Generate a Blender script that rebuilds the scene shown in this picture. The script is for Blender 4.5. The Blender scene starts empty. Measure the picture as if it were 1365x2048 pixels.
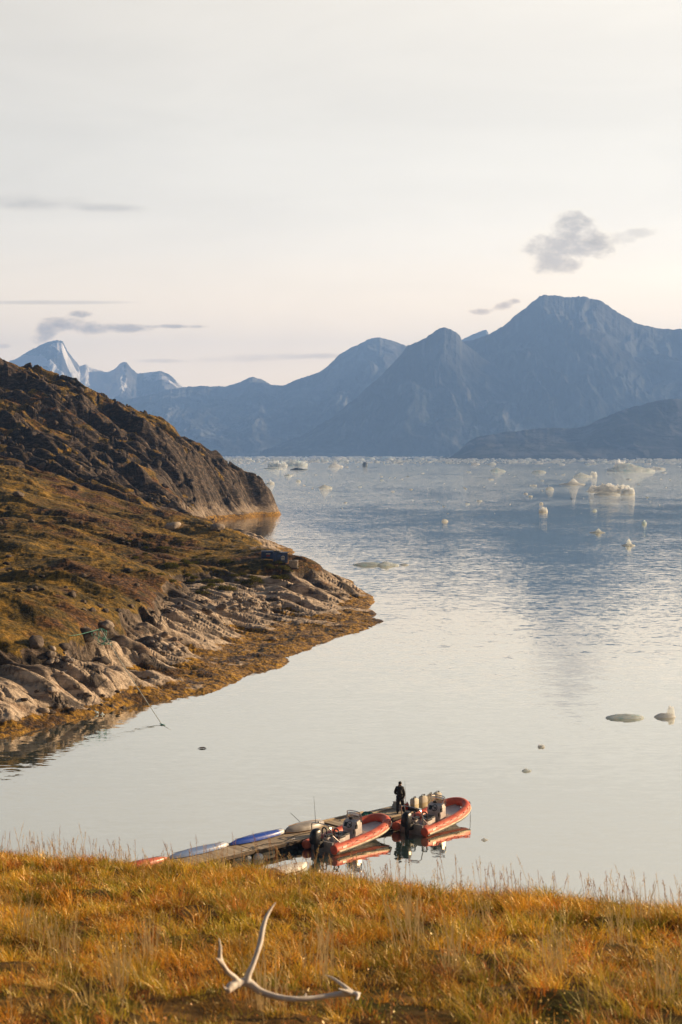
import bpy, bmesh, math, random
import numpy as np
from mathutils import Vector, Matrix

# ------------------------------------------------------------------ camera, world, sun, exposure
SC = bpy.context.scene
F = 3000.0            # focal length in photo pixels (1365 x 2048)
CX, HY = 682.5, 905.0 # principal column, horizon row
CAMZ = 20.2
cam_d = bpy.data.cameras.new("camera")
cam = bpy.data.objects.new("camera", cam_d)
SC.collection.objects.link(cam)
SC.camera = cam
cam.location = (0, 0, CAMZ)
cam.rotation_euler = (math.pi / 2, 0, 0)
cam_d.sensor_fit = 'VERTICAL'
cam_d.sensor_height = 36.0
cam_d.sensor_width = 24.0
cam_d.lens = 36.0 * F / 2048.0
cam_d.shift_y = -(1024.0 - HY) / 2048.0
cam_d.clip_start = 0.2
cam_d.clip_end = 60000
cam_d.dof.use_dof = True
cam_d.dof.focus_distance = 95.0
cam_d.dof.aperture_fstop = 4.5

SUN_AZ = math.radians(72)     # to the right of the view direction (+Y)
SUN_EL = math.radians(17)
sun_d = bpy.data.lights.new("sun", 'SUN')
sun_d.energy = 5.0
sun_d.angle = math.radians(0.6)
sun_d.color = (1.0, 0.72, 0.42)
sun = bpy.data.objects.new("sun", sun_d)
SC.collection.objects.link(sun)
sdir = Vector((math.sin(SUN_AZ) * math.cos(SUN_EL), math.cos(SUN_AZ) * math.cos(SUN_EL), math.sin(SUN_EL)))
sun.rotation_euler = sdir.to_track_quat('Z', 'Y').to_euler()
sun.location = (60, 20, 80)

SC.render.engine = 'CYCLES'
cy = SC.cycles
cy.use_denoising = True
cy.max_bounces = 6
cy.diffuse_bounces = 4
cy.glossy_bounces = 3
cy.transmission_bounces = 4
cy.transparent_max_bounces = 8
cy.volume_bounces = 1
cy.sample_clamp_indirect = 4.0
SC.view_settings.view_transform = 'Standard'
SC.view_settings.look = 'None'
SC.view_settings.exposure = 1.05
SC.view_settings.gamma = 1.0

W = bpy.data.worlds.new("World")
SC.world = W
W.use_nodes = True


class NT:
    """tiny node helper"""
    def __init__(s, tree, clear=True):
        s.t = tree
        if clear:
            tree.nodes.clear()

    def n(s, typ, inputs=None, **props):
        nd = s.t.nodes.new(typ)
        for k, v in props.items():
            setattr(nd, k, v)
        for k, v in (inputs or {}).items():
            sock = nd.inputs[k]
            if hasattr(v, 'is_output'):
                s.t.links.new(v, sock)
            else:
                if isinstance(v, (tuple, list)) and len(v) == 3 and sock.type == 'RGBA':
                    v = (*v, 1)
                sock.default_value = v
        return nd

    def math(s, op, a, b=0.0, c=0.0, clamp=False):
        nd = s.n('ShaderNodeMath', {0: a, 1: b, 2: c}, operation=op)
        nd.use_clamp = clamp
        return nd.outputs[0]

    def mix(s, fac, a, b, blend='MIX'):
        nd = s.n('ShaderNodeMixRGB', {'Fac': fac, 'Color1': a, 'Color2': b}, blend_type=blend)
        return nd.outputs[0]

    def noise(s, vec, scale, detail=3, rough=0.5, out='Fac', dist=0.0):
        nd = s.n('ShaderNodeTexNoise', {'Vector': vec, 'Scale': scale, 'Detail': detail, 'Roughness': rough, 'Distortion': dist})
        return nd.outputs[out]

    def ramp(s, fac, stops, interp='LINEAR'):
        nd = s.n('ShaderNodeValToRGB', {'Fac': fac})
        cr = nd.color_ramp
        cr.interpolation = interp
        while len(cr.elements) < len(stops):
            cr.elements.new(0.5)
        for e, (p, c) in zip(cr.elements, stops):
            e.position = p
            e.color = c if len(c) == 4 else (*c, 1)
        return nd.outputs[0]

    def smooth(s, v, a, b, lo=0.0, hi=1.0):
        nd = s.n('ShaderNodeMapRange', {'Value': v, 'From Min': a, 'From Max': b, 'To Min': lo, 'To Max': hi}, interpolation_type='SMOOTHSTEP')
        return nd.outputs[0]


def build_world():
    t = NT(W.node_tree)
    tc = t.n('ShaderNodeTexCoord').outputs['Generated']
    sky = t.n('ShaderNodeTexSky', sky_type='NISHITA')
    sky.sun_disc = False
    sky.sun_elevation = SUN_EL
    sky.sun_rotation = SUN_AZ
    sky.air_density = 1.2
    sky.dust_density = 3.0
    sep = t.n('ShaderNodeSeparateXYZ', {0: tc})
    x, y, z = sep.outputs
    # flat projection ahead of the camera for the cloud shapes: u to the right, v up (tangents)
    ys = t.math('MAXIMUM', y, 0.02)
    u = t.math('DIVIDE', x, ys)
    v = t.math('DIVIDE', z, ys)
    uv = t.n('ShaderNodeCombineXYZ', {0: u, 1: v, 2: 0.0}).outputs[0]
    # high thin veil: cream near the horizon, greyer and darker overhead and behind
    keys = [(0.0, (43.0, 31.0, 19.0)), (0.035, (29.0, 22.8, 15.6)), (0.06, (21.6, 18.4, 14.2)), (0.10, (17.0, 15.1, 12.3)),
            (0.20, (14.5, 13.0, 10.8)), (0.36, (12.8, 11.5, 9.6)), (0.6, (3.2, 3.2, 3.2)), (1.0, (0.9, 1.05, 1.3))]
    kx = np.array([k[0] for k in keys]) ** 0.5
    ky = np.log(np.array([k[1] for k in keys]))
    xs = np.linspace(0, 1, 30)
    # smooth (monotone-ish) curve through the keys so the gradient shows no bands
    sl = np.gradient(ky, kx, axis=0)
    stops = []
    for q in xs:
        i = min(max(np.searchsorted(kx, q) - 1, 0), len(kx) - 2)
        h_ = kx[i + 1] - kx[i]; u_ = (q - kx[i]) / h_
        yv = (2 * u_**3 - 3 * u_**2 + 1) * ky[i] + (u_**3 - 2 * u_**2 + u_) * h_ * sl[i] + (-2 * u_**3 + 3 * u_**2) * ky[i + 1] + (u_**3 - u_**2) * h_ * sl[i + 1]
        stops.append((float(q * q), tuple(float(e) for e in np.exp(yv))))
    veil = t.ramp(t.smooth(z, 0.0, 0.9), stops)
    # colour ramps clamp nothing above 1 when typed here, keep them scaled
    side = t.math('ADD', t.math('MULTIPLY', x, math.sin(SUN_AZ)), t.math('MULTIPLY', y, math.cos(SUN_AZ)))
    lit = t.n('ShaderNodeMapRange', {'Value': side, 'From Min': -0.7, 'From Max': 0.8, 'To Min': 0.32, 'To Max': 1.03}).outputs[0]
    back = t.n('ShaderNodeMapRange', {'Value': y, 'From Min': -0.3, 'From Max': 0.75, 'To Min': 0.2, 'To Max': 1.0}).outputs[0]
    k = t.math('MULTIPLY', lit, back)
    kk = t.n('ShaderNodeCombineXYZ', {0: k, 1: k, 2: k}).outputs[0]
    veil = t.mix(1.0, veil, kk, 'MULTIPLY')
    base = t.mix(0.86, sky.outputs[0], veil)
    # soft cirrus mottling
    mp = t.n('ShaderNodeMapping', {'Vector': uv, 'Rotation': (0, 0, -0.45), 'Scale': (2.0, 9.0, 1)}).outputs[0]
    ci = t.noise(mp, 2.0, 5, 0.6, dist=0.6)
    ci = t.n('ShaderNodeMapRange', {'Value': ci, 'From Min': 0.35, 'From Max': 0.7, 'To Min': 0.965, 'To Max': 1.05}).outputs[0]
    cc = t.n('ShaderNodeCombineXYZ', {0: ci, 1: ci, 2: ci}).outputs[0]
    base = t.mix(1.0, base, cc, 'MULTIPLY')
    front = t.math('GREATER_THAN', y, 0.3)

    def cloud(base, blobs, dens, nscale, namp, dark, edge, soft, sy=1.6):
        """a cloud made of overlapping soft blobs (column, row, half sizes, tilt) of the sky ahead; backlit: grey core, pale rim"""
        best = None
        for cx, cy, rx, ry, rot in blobs:
            uu = t.math('SUBTRACT', u, (cx - CX) / F)
            vv = t.math('SUBTRACT', v, (HY - cy) / F)
            c, s_ = math.cos(rot), math.sin(rot)
            a = t.math('DIVIDE', t.math('ADD', t.math('MULTIPLY', uu, c), t.math('MULTIPLY', vv, s_)), rx / F)
            b = t.math('DIVIDE', t.math('SUBTRACT', t.math('MULTIPLY', vv, c), t.math('MULTIPLY', uu, s_)), ry / F)
            r = t.math('ADD', t.math('MULTIPLY', a, a), t.math('MULTIPLY', b, b))
            f = t.math('SUBTRACT', 1.0, r)
            best = f if best is None else t.math('SMOOTH_MAX', best, f, 0.5)
        m2 = t.n('ShaderNodeMapping', {'Vector': uv, 'Scale': (1, sy, 1), 'Location': (blobs[0][0] * 0.013, blobs[0][1] * 0.017, 0)}).outputs[0]
        nz = t.noise(m2, nscale, 10, 0.62, dist=0.15)
        f = t.math('ADD', best, t.math('MULTIPLY', t.math('SUBTRACT', nz, 0.44), namp))
        f = t.math('MULTIPLY', f, front)
        m = t.smooth(f, 0.0, soft)
        col = t.ramp(t.smooth(f, soft * 0.2, soft * 1.3), [(0.0, edge), (0.4, [0.45 * p + 0.55 * q for p, q in zip(edge, dark)]), (1.0, dark)])
        var = t.noise(m2, nscale * 1.7, 6, 0.6)
        col = t.mix(t.math('MULTIPLY', t.smooth(var, 0.45, 0.72), 0.25), col, (*edge, 1))
        col = t.mix(1.0, base, col, 'MULTIPLY')
        return t.mix(t.math('MULTIPLY', m, dens), base, col)

    E = (1.10, 1.07, 1.01)
    base = cloud(base, [(1112, 498, 80, 50, 0.1), (1148, 460, 54, 46, 0), (1175, 490, 66, 42, 0.1), (1115, 530, 68, 26, 0)],
                 1.0, 62, 2.3, (0.55, 0.53, 0.525), E, 1.0)
    base = cloud(base, [(1225, 480, 66, 22, 0.1), (1280, 466, 50, 14, 0.1)], 0.6, 80, 2.8, (0.62, 0.60, 0.58), E, 1.1)
    base = cloud(base, [(1005, 612, 32, 12, 0.3), (960, 623, 32, 9, 0.0), (1030, 602, 16, 8, 0)], 1.0, 70, 2.2, (0.52, 0.48, 0.46), E, 1.1)
    base = cloud(base, [(60, 406, 200, 24, -0.02), (200, 415, 120, 16, -0.03)], 0.95, 16, 1.7, (0.52, 0.51, 0.52), (1, 0.99, 0.97), 1.5, 3.5)
    base = cloud(base, [(90, 665, 46, 24, 0.5), (130, 650, 60, 22, 0), (185, 655, 70, 18, 0), (250, 657, 90, 12, 0), (350, 653, 90, 6, 0), (160, 628, 34, 10, 0)],
                 1.0, 55, 2.3, (0.42, 0.41, 0.43), E, 1.15, 1.8)
    base = cloud(base, [(8, 692, 20, 7, 0)], 0.7, 40, 1.5, (0.6, 0.6, 0.62), E, 0.9)
    base = cloud(base, [(100, 605, 230, 6, 0)], 0.6, 12, 0.9, (0.55, 0.55, 0.57), (1, .99, .97), 0.9, 5)
    base = cloud(base, [(500, 716, 190, 13, 0.03), (330, 722, 90, 7, 0), (640, 712, 90, 8, 0.02)], 0.7, 18, 1.8, (0.42, 0.42, 0.46), (1, .99, .98), 1.5, 4)
    bg = t.n('ShaderNodeBackground', {'Color': base, 'Strength': 0.0545})
    out = t.n('ShaderNodeOutputWorld', {'Surface': bg.outputs[0]})
    W.cycles.sampling_method = 'MANUAL'
    W.cycles.sample_map_resolution = 512


build_world()

# ------------------------------------------------------------------ helpers
def P(px, py, z=0.0):
    """world point on the horizontal plane z seen at photo pixel (px, py)"""
    d = (CAMZ - z) * F / (py - HY)
    return Vector(((px - CX) / F * d, d, z))


def PD(px, py, d):
    return Vector(((px - CX) / F * d, d, CAMZ - (py - HY) / F * d))


def link(o, parent=None):
    SC.collection.objects.link(o)
    if parent is not None:
        o.parent = parent
    return o


def tag(o, label=None, cat=None, group=None, kind=None):
    if label: o["label"] = label
    if cat: o["category"] = cat
    if group: o["group"] = group
    if kind: o["kind"] = kind
    return o


def mesh_np(name, verts, quads=None, tris=None, mat=None, parent=None, smooth=True):
    me = bpy.data.meshes.new(name)
    verts = np.asarray(verts, dtype=np.float32)
    me.vertices.add(len(verts))
    me.vertices.foreach_set('co', verts.ravel())
    nq = 0 if quads is None else len(quads)
    nt = 0 if tris is None else len(tris)
    loops = []
    starts = []
    if nq:
        loops.append(np.asarray(quads, dtype=np.int32).ravel())
        starts.append(np.arange(nq, dtype=np.int32) * 4)
    if nt:
        loops.append(np.asarray(tris, dtype=np.int32).ravel())
        starts.append(nq * 4 + np.arange(nt, dtype=np.int32) * 3)
    lp = np.concatenate(loops)
    me.loops.add(len(lp))
    me.loops.foreach_set('vertex_index', lp)
    me.polygons.add(nq + nt)
    me.polygons.foreach_set('loop_start', np.concatenate(starts))
    if smooth:
        me.polygons.foreach_set('use_smooth', np.ones(nq + nt, dtype=bool))
    me.update(calc_edges=True)
    if mat: me.materials.append(mat)
    return link(bpy.data.objects.new(name, me), parent)


def grid_quads(nr, nc):
    i = np.arange(nr - 1)[:, None] * nc + np.arange(nc - 1)[None, :]
    i = i.ravel()
    return np.stack([i, i + 1, i + nc + 1, i + nc], 1)


def attr(o, name, vals):
    a = o.data.attributes.new(name, 'FLOAT', 'POINT')
    a.data.foreach_set('value', np.asarray(vals, dtype=np.float32).ravel())


def attr_col(o, name, vals):
    a = o.data.attributes.new(name, 'FLOAT_COLOR', 'POINT')
    v = np.asarray(vals, dtype=np.float32)
    if v.shape[1] == 3:
        v = np.concatenate([v, np.ones((len(v), 1), np.float32)], 1)
    a.data.foreach_set('color', v.ravel())


def _hash(ix, iy, seed):
    h = (ix.astype(np.int64) * 374761393 + iy.astype(np.int64) * 668265263 + seed * 1274126177) & 0xffffffff
    h = ((h ^ (h >> 13)) * 1274126177) & 0xffffffff
    h = h ^ (h >> 16)
    return (h & 0xffff).astype(np.float32) / 65535.0


def perlin(x, y, seed=0):
    x0 = np.floor(x); y0 = np.floor(y)
    fx = (x - x0).astype(np.float32); fy = (y - y0).astype(np.float32)
    u = fx * fx * fx * (fx * (fx * 6 - 15) + 10)
    v = fy * fy * fy * (fy * (fy * 6 - 15) + 10)
    def g(ix, iy, dx, dy):
        a = _hash(ix, iy, seed) * (2 * np.pi)
        return np.cos(a) * dx + np.sin(a) * dy
    n00 = g(x0, y0, fx, fy); n10 = g(x0 + 1, y0, fx - 1, fy)
    n01 = g(x0, y0 + 1, fx, fy - 1); n11 = g(x0 + 1, y0 + 1, fx - 1, fy - 1)
    return (n00 * (1 - u) + n10 * u) * (1 - v) + (n01 * (1 - u) + n11 * u) * v * 1.0


def fbm(x, y, octv=5, rough=0.5, seed=0, ridged=False, billow=False):
    s = 0; a = 1.0; tot = 0
    for o in range(octv):
        n = perlin(x, y, seed + o * 17) * 1.5
        if ridged: n = 1 - 2 * np.abs(n)
        if billow: n = 2 * np.abs(n) - 0.6
        s = s + a * n; tot += a
        a *= rough
        x = x * 2.03 + 11.3; y = y * 2.03 - 7.1
    return s / tot


def worley(x, y, seed=0):
    """distance to nearest / second nearest feature point, id of nearest"""
    x0 = np.floor(x); y0 = np.floor(y)
    f1 = np.full(x.shape, 9.0, np.float32); f2 = f1.copy(); idn = np.zeros(x.shape, np.float32)
    for dx in (-1, 0, 1):
        for dy in (-1, 0, 1):
            cx = x0 + dx; cy = y0 + dy
            px = cx + _hash(cx, cy, seed); py = cy + _hash(cx, cy, seed + 5)
            d = np.hypot(px - x, py - y).astype(np.float32)
            closer = d < f1
            f2 = np.where(closer, f1, np.minimum(f2, d))
            idn = np.where(closer, _hash(cx, cy, seed + 9), idn)
            f1 = np.where(closer, d, f1)
    return f1, f2, idn


def sstep(a, b, x):
    t = np.clip((x - a) / (b - a), 0, 1)
    return t * t * (3 - 2 * t)


def mat_new(name):
    m = bpy.data.materials.new(name)
    m.use_nodes = True
    t = NT(m.node_tree)
    return m, t


def mat_out(t, shader, disp=None):
    t.n('ShaderNodeOutputMaterial', {'Surface': shader})


def simple_mat(name, col, rough=0.5, metal=0.0, var=0.12, scale=6.0, bump=0.0, spec=0.5, coat=0.0, trans=0.0):
    m, t = mat_new(name)
    tc = t.n('ShaderNodeTexCoord').outputs['Object']
    nz = t.noise(tc, scale, 5, 0.6)
    lo = [max(0, c * (1 - var * 1.6)) for c in col]
    hi = [min(1, c * (1 + var)) for c in col]
    c = t.mix(t.smooth(nz, 0.3, 0.7), (*lo, 1), (*hi, 1))
    ins = {'Base Color': c, 'Roughness': rough, 'Metallic': metal, 'Specular IOR Level': spec, 'Coat Weight': coat}
    if trans: ins['Transmission Weight'] = trans
    if bump:
        ins['Normal'] = t.n('ShaderNodeBump', {'Height': nz, 'Strength': bump, 'Distance': 0.02}).outputs[0]
    b = t.n('ShaderNodeBsdfPrincipled', ins)
    mat_out(t, b.outputs[0])
    return m


# ------------------------------------------------------------------ water
def build_water():
    m, t = mat_new("fjord_water")
    pos = t.n('ShaderNodeNewGeometry').outputs['Position']
    sep = t.n('ShaderNodeSeparateXYZ', {0: pos})
    dist = t.n('ShaderNodeVectorMath', {0: pos}, operation='LENGTH').outputs['Value']
    # wind patches
    patch = t.noise(t.n('ShaderNodeMapping', {'Vector': pos, 'Scale': (1, 0.45, 1)}).outputs[0], 0.006, 3, 0.5)
    patch2 = t.noise(t.n('ShaderNodeMapping', {'Vector': pos, 'Scale': (1, 0.6, 1)}).outputs[0], 0.035, 3, 0.55)
    # the breeze picks up on the open fjord outside the cove
    wind = t.ramp(t.n('ShaderNodeMapRange', {'Value': dist, 'From Min': 0, 'From Max': 1200}).outputs[0],
                  [(0.0, (.42,) * 3), (0.07, (.5,) * 3), (0.12, (.85,) * 3), (0.42, (.8,) * 3), (0.52, (2.6,) * 3), (1.0, (5.0,) * 3)])
    wind = t.math('MULTIPLY', wind, t.math('ADD', t.math('MULTIPLY', t.smooth(patch, 0.35, 0.65), 0.6), 0.7))
    wind = t.math('MULTIPLY', wind, t.math('ADD', t.math('MULTIPLY', t.smooth(patch2, 0.3, 0.7), 0.9), 0.55))
    def wave(sx, sy, sc, det):
        mp = t.n('ShaderNodeMapping', {'Vector': pos, 'Scale': (sx, sy, 1), 'Rotation': (0, 0, 0.12)}).outputs[0]
        c = t.noise(mp, sc, det, 0.6, out='Color')
        return t.n('ShaderNodeVectorMath', {0: c, 1: (0.5, 0.5, 0.5)}, operation='SUBTRACT').outputs[0]
    w1 = wave(0.42, 1.0, 2.6, 3)
    w2 = wave(0.3, 1.0, 0.8, 2)
    ws = t.n('ShaderNodeVectorMath', {0: w1, 1: (0.10, 0.17, 0)}, operation='MULTIPLY').outputs[0]
    ws2 = t.n('ShaderNodeVectorMath', {0: w2, 1: (0.03, 0.07, 0)}, operation='MULTIPLY').outputs[0]
    s = t.n('ShaderNodeVectorMath', {0: ws, 1: ws2}, operation='ADD').outputs[0]
    s = t.n('ShaderNodeVectorMath', {0: s, 'Scale': wind}, operation='SCALE').outputs[0]
    s = t.n('ShaderNodeVectorMath', {0: s, 1: (0, 0, 1)}, operation='ADD').outputs[0]
    nrm = t.n('ShaderNodeVectorMath', {0: s}, operation='NORMALIZE').outputs[0]
    fr = t.n('ShaderNodeFresnel', {'IOR': 1.33, 'Normal': nrm}).outputs[0]
    fac = t.math('POWER', fr, 0.24, clamp=True)
    body = t.n('ShaderNodeBsdfDiffuse', {'Color': (0.045, 0.085, 0.08, 1)})
    gl = t.n('ShaderNodeBsdfGlossy', {'Color': (1.0, 0.96, 0.875, 1), 'Roughness': 0.03, 'Normal': nrm})
    mx = t.n('ShaderNodeMixShader', {0: fac, 1: body.outputs[0], 2: gl.outputs[0]})
    mat_out(t, mx.outputs[0])
    R = 13300.0
    o = mesh_np("water", [(-R, -600, 0), (R, -600, 0), (R, R, 0), (-R, R, 0)], quads=[[0, 1, 2, 3]], mat=m, smooth=False)
    tag(o, "calm pale fjord water reflecting the mountains and the sky", kind="structure")


build_water()


# ------------------------------------------------------------------ far mountains
def mountain_mat(name, snow=0.0, base=(0.030, 0.036, 0.042), green=(0.02, 0.028, 0.026)):
    m, t = mat_new(name)
    geo = t.n('ShaderNodeNewGeometry')
    pos = geo.outputs['Position']
    nz = t.n('ShaderNodeSeparateXYZ', {0: geo.outputs['Normal']}).outputs[2]
    z = t.n('ShaderNodeSeparateXYZ', {0: pos}).outputs[2]
    n1 = t.noise(t.n('ShaderNodeMapping', {'Vector': pos, 'Scale': (1, 1, 0.4)}).outputs[0], 0.004, 8, 0.62)
    n2 = t.noise(pos, 0.02, 6, 0.6)
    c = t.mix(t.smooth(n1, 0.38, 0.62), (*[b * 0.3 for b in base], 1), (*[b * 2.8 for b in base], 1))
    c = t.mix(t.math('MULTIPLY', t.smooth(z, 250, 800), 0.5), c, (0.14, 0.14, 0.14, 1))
    g = t.math('MULTIPLY', t.smooth(z, 420, 120), t.smooth(n2, 0.4, 0.6))
    c = t.mix(g, c, (*green, 1))
    # pale scree chutes running down the faces
    sc = t.noise(t.n('ShaderNodeMapping', {'Vector': pos, 'Scale': (1, 0.2, 0.18)}).outputs[0], 0.012, 5, 0.55, dist=1.2)
    c = t.mix(t.math('MULTIPLY', t.smooth(sc, 0.56, 0.68), 0.6), c, (0.19, 0.185, 0.18, 1))
    if snow:
        a = t.n('ShaderNodeAttribute', attribute_name='snow').outputs['Fac']
        sm = t.smooth(t.math('ADD', a, t.math('MULTIPLY', t.math('SUBTRACT', n1, 0.5), 1.3)), 0.42, 0.58)
        c = t.mix(t.math('MULTIPLY', sm, snow), c, (0.82, 0.84, 0.88, 1))
    bp = t.n('ShaderNodeBump', {'Height': n1, 'Strength': 1.0, 'Distance': 60.0})
    b = t.n('ShaderNodeBsdfDiffuse', {'Color': c, 'Normal': bp.outputs[0]})
    mat_out(t, b.outputs[0])
    return m


def mountain(name, sil, d_shore, d_ridge, mat, seed, ncol=520, nrow=150, rough=1.0, snow=None, back=500, label=None, spurs=1.0, jag=5.0):
    """sil: (px, py) silhouette; the ridge line stands at d_ridge, the foot reaches the shore at d_shore"""
    sil = np.array(sil, float)
    px = np.linspace(sil[0, 0], sil[-1, 0], ncol)
    py = np.interp(px, sil[:, 0], sil[:, 1])
    ks = np.array([1, 2, 1.0]); ks /= ks.sum()
    pys = np.convolve(np.pad(py, 1, 'edge'), ks, 'valid')
    dr = d_ridge + 0 * px
    zr = CAMZ + (HY - pys) / F * dr
    xr = (px - CX) / F * dr
    zr = zr + fbm(xr / 190.0, xr * 0, 7, 0.74, seed) * jag * 5.5
    nf = nrow
    ts = np.concatenate([np.linspace(0, 1, nf), 1 + np.linspace(0.05, 1, 14)])
    T = ts[:, None]
    y = np.where(T <= 1, d_shore + (d_ridge - d_shore) * T, d_ridge + back * (T - 1))
    # rows run straight back (same x direction as the ray through the ridge) so nothing depends on the lens
    X = xr[None, :] * (y / d_ridge)
    Y = y + 0 * X
    # gullies and spurs: ridged noise in ground coordinates, elongated down the slope
    wx = X + fbm(X / 500, Y / 500, 3, 0.5, seed + 3) * 180
    wy = Y + fbm(X / 500 + 9, Y / 500, 3, 0.5, seed + 4) * 180
    r1 = fbm(wx / 420, wy / 1100, 5, 0.55, seed + 10, ridged=True)
    r2 = fbm(wx / 150, wy / 260, 5, 0.6, seed + 20, ridged=True)
    tt = np.clip(T, 0, 1)
    prof = np.where(T <= 1, 0.55 * tt ** 0.9 + 0.45 * tt ** 2.2, 1 - (T - 1) * 0.6)
    env = np.sin(np.pi * np.clip(tt, 0, 1)) ** 0.8
    fade = np.where(T <= 1, 1.0, 0.3)
    Z = zr[None, :] * (prof + env * (r1 * 0.20 * spurs)) + env * fade * r2 * 0.05 * rough * np.maximum(zr[None, :], 60)
    Z = np.where(T <= 1, np.minimum(Z, CAMZ + (zr[None, :] - CAMZ) * (y / d_ridge) - 4 * (1 - tt)), Z)
    Z = np.maximum(Z, -3 + 0 * Z)
    Z[0, :] = -3
    V = np.stack([X, Y, Z], -1).reshape(-1, 3)
    o = mesh_np(name, V, quads=grid_quads(*X.shape), mat=mat)
    if snow is not None:
        attr(o, 'snow', snow(X, Y, Z, px[None, :] + 0 * X, T + 0 * X).ravel())
    tag(o, label, kind="structure")
    return o


def build_mountains():
    mm = mountain_mat("far_rock")
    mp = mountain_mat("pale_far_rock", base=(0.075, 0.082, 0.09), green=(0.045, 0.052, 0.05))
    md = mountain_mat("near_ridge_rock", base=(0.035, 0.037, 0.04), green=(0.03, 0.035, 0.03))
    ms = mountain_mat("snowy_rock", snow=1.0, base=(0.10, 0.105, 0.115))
    mountain("mountain_ridge", [(880, 919), (900, 914), (920, 900), (938, 882), (955, 871), (1000, 867), (1050, 862), (1075, 858), (1105, 857), (1170, 855), (1200, 838), (1235, 824), (1270, 812), (1320, 801), (1365, 797), (1420, 790), (1600, 780), (1900, 800)],
             4700, 5300, md, 3, 420, 90, rough=0.8, label="low dark ridge across the water at the right", back=350, spurs=0.6, jag=3)
    mountain("mountain", [(520, 905), (600, 872), (660, 838), (700, 806), (740, 770), (780, 732), (805, 706), (815, 692), (840, 682), (862, 668), (880, 658), (897, 656), (912, 661), (922, 670), (924, 680), (945, 700), (1000, 740), (1200, 860)],
             6600, 7500, mm, 11, 420, 150, label="dark shouldered peak before the great domed mountain", jag=5)
    mountain("mountain", [(700, 860), (800, 790), (880, 715), (925, 682), (950, 679), (978, 668), (1010, 650), (1030, 632), (1050, 616), (1065, 602), (1085, 592), (1105, 589), (1130, 592), (1160, 593), (1190, 598), (1215, 611), (1240, 628), (1265, 640), (1290, 652), (1312, 656), (1340, 655), (1365, 657), (1450, 660), (1600, 690), (1900, 750)],
             6700, 8200, mm, 23, 700, 170, label="great domed mountain with scree chutes above the fjord", jag=5)
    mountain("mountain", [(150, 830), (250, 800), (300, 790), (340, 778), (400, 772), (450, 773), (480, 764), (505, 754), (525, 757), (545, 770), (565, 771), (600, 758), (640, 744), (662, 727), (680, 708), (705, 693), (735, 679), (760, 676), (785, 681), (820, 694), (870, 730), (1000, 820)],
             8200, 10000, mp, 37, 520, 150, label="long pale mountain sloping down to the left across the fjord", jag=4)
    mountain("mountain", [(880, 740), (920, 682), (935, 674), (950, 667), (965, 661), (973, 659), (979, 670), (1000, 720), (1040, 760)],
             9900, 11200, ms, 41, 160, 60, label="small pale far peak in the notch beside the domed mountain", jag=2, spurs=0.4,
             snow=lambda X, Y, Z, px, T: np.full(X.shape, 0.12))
    def snow(X, Y, Z, px, T):
        s = sstep(150, 175, px) * sstep(262, 225, px) * sstep(0.62, 0.80, T) * 1.0       # the saddle glacier
        s2 = np.exp(-((px - 205) / 40) ** 2) * sstep(0.55, 0.7, T)
        s3 = np.exp(-((px - 118 - (0.97 - T) * 250) / 16) ** 2) * sstep(0.99, 0.95, T) * sstep(0.6, 0.75, T) * 0.9
        s4 = np.exp(-((px - 60 - (0.9 - T) * 300) / 18) ** 2) * 0.55
        s5 = 0.30 * sstep(0.7, 0.95, T) * sstep(250, 300, px)
        return np.maximum.reduce([s, s2, s3, s4, s5]) * 1.9
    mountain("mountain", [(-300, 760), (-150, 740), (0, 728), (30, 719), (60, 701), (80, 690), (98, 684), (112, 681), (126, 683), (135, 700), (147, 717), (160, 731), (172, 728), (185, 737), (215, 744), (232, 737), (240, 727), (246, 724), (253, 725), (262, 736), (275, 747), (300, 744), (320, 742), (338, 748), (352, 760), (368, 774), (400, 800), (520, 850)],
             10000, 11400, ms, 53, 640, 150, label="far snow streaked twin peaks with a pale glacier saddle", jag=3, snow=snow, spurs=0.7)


build_mountains()


def build_haze():
    m, t = mat_new("haze_air")
    vol = t.n('ShaderNodeVolumePrincipled', {'Color': (0.25, 0.47, 1.0, 1), 'Density': 0.000112, 'Anisotropy': 0.1})
    t.n('ShaderNodeOutputMaterial', {'Volume': vol.outputs[0]})
    x0, x1, y0, y1, z0, z1 = -13400, 13400, -700, 13400, -6, 1010
    V = [(x, y, z) for z in (z0, z1) for (x, y) in ((x0, y0), (x1, y0), (x1, y1), (x0, y1))]
    o = mesh_np("haze", V, quads=[[3, 2, 1, 0], [4, 5, 6, 7], [0, 1, 5, 4], [1, 2, 6, 5], [2, 3, 7, 6], [3, 0, 4, 7]], mat=m, smooth=False)
    tag(o, "thin blue haze over the fjord", kind="stuff")


build_haze()

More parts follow.
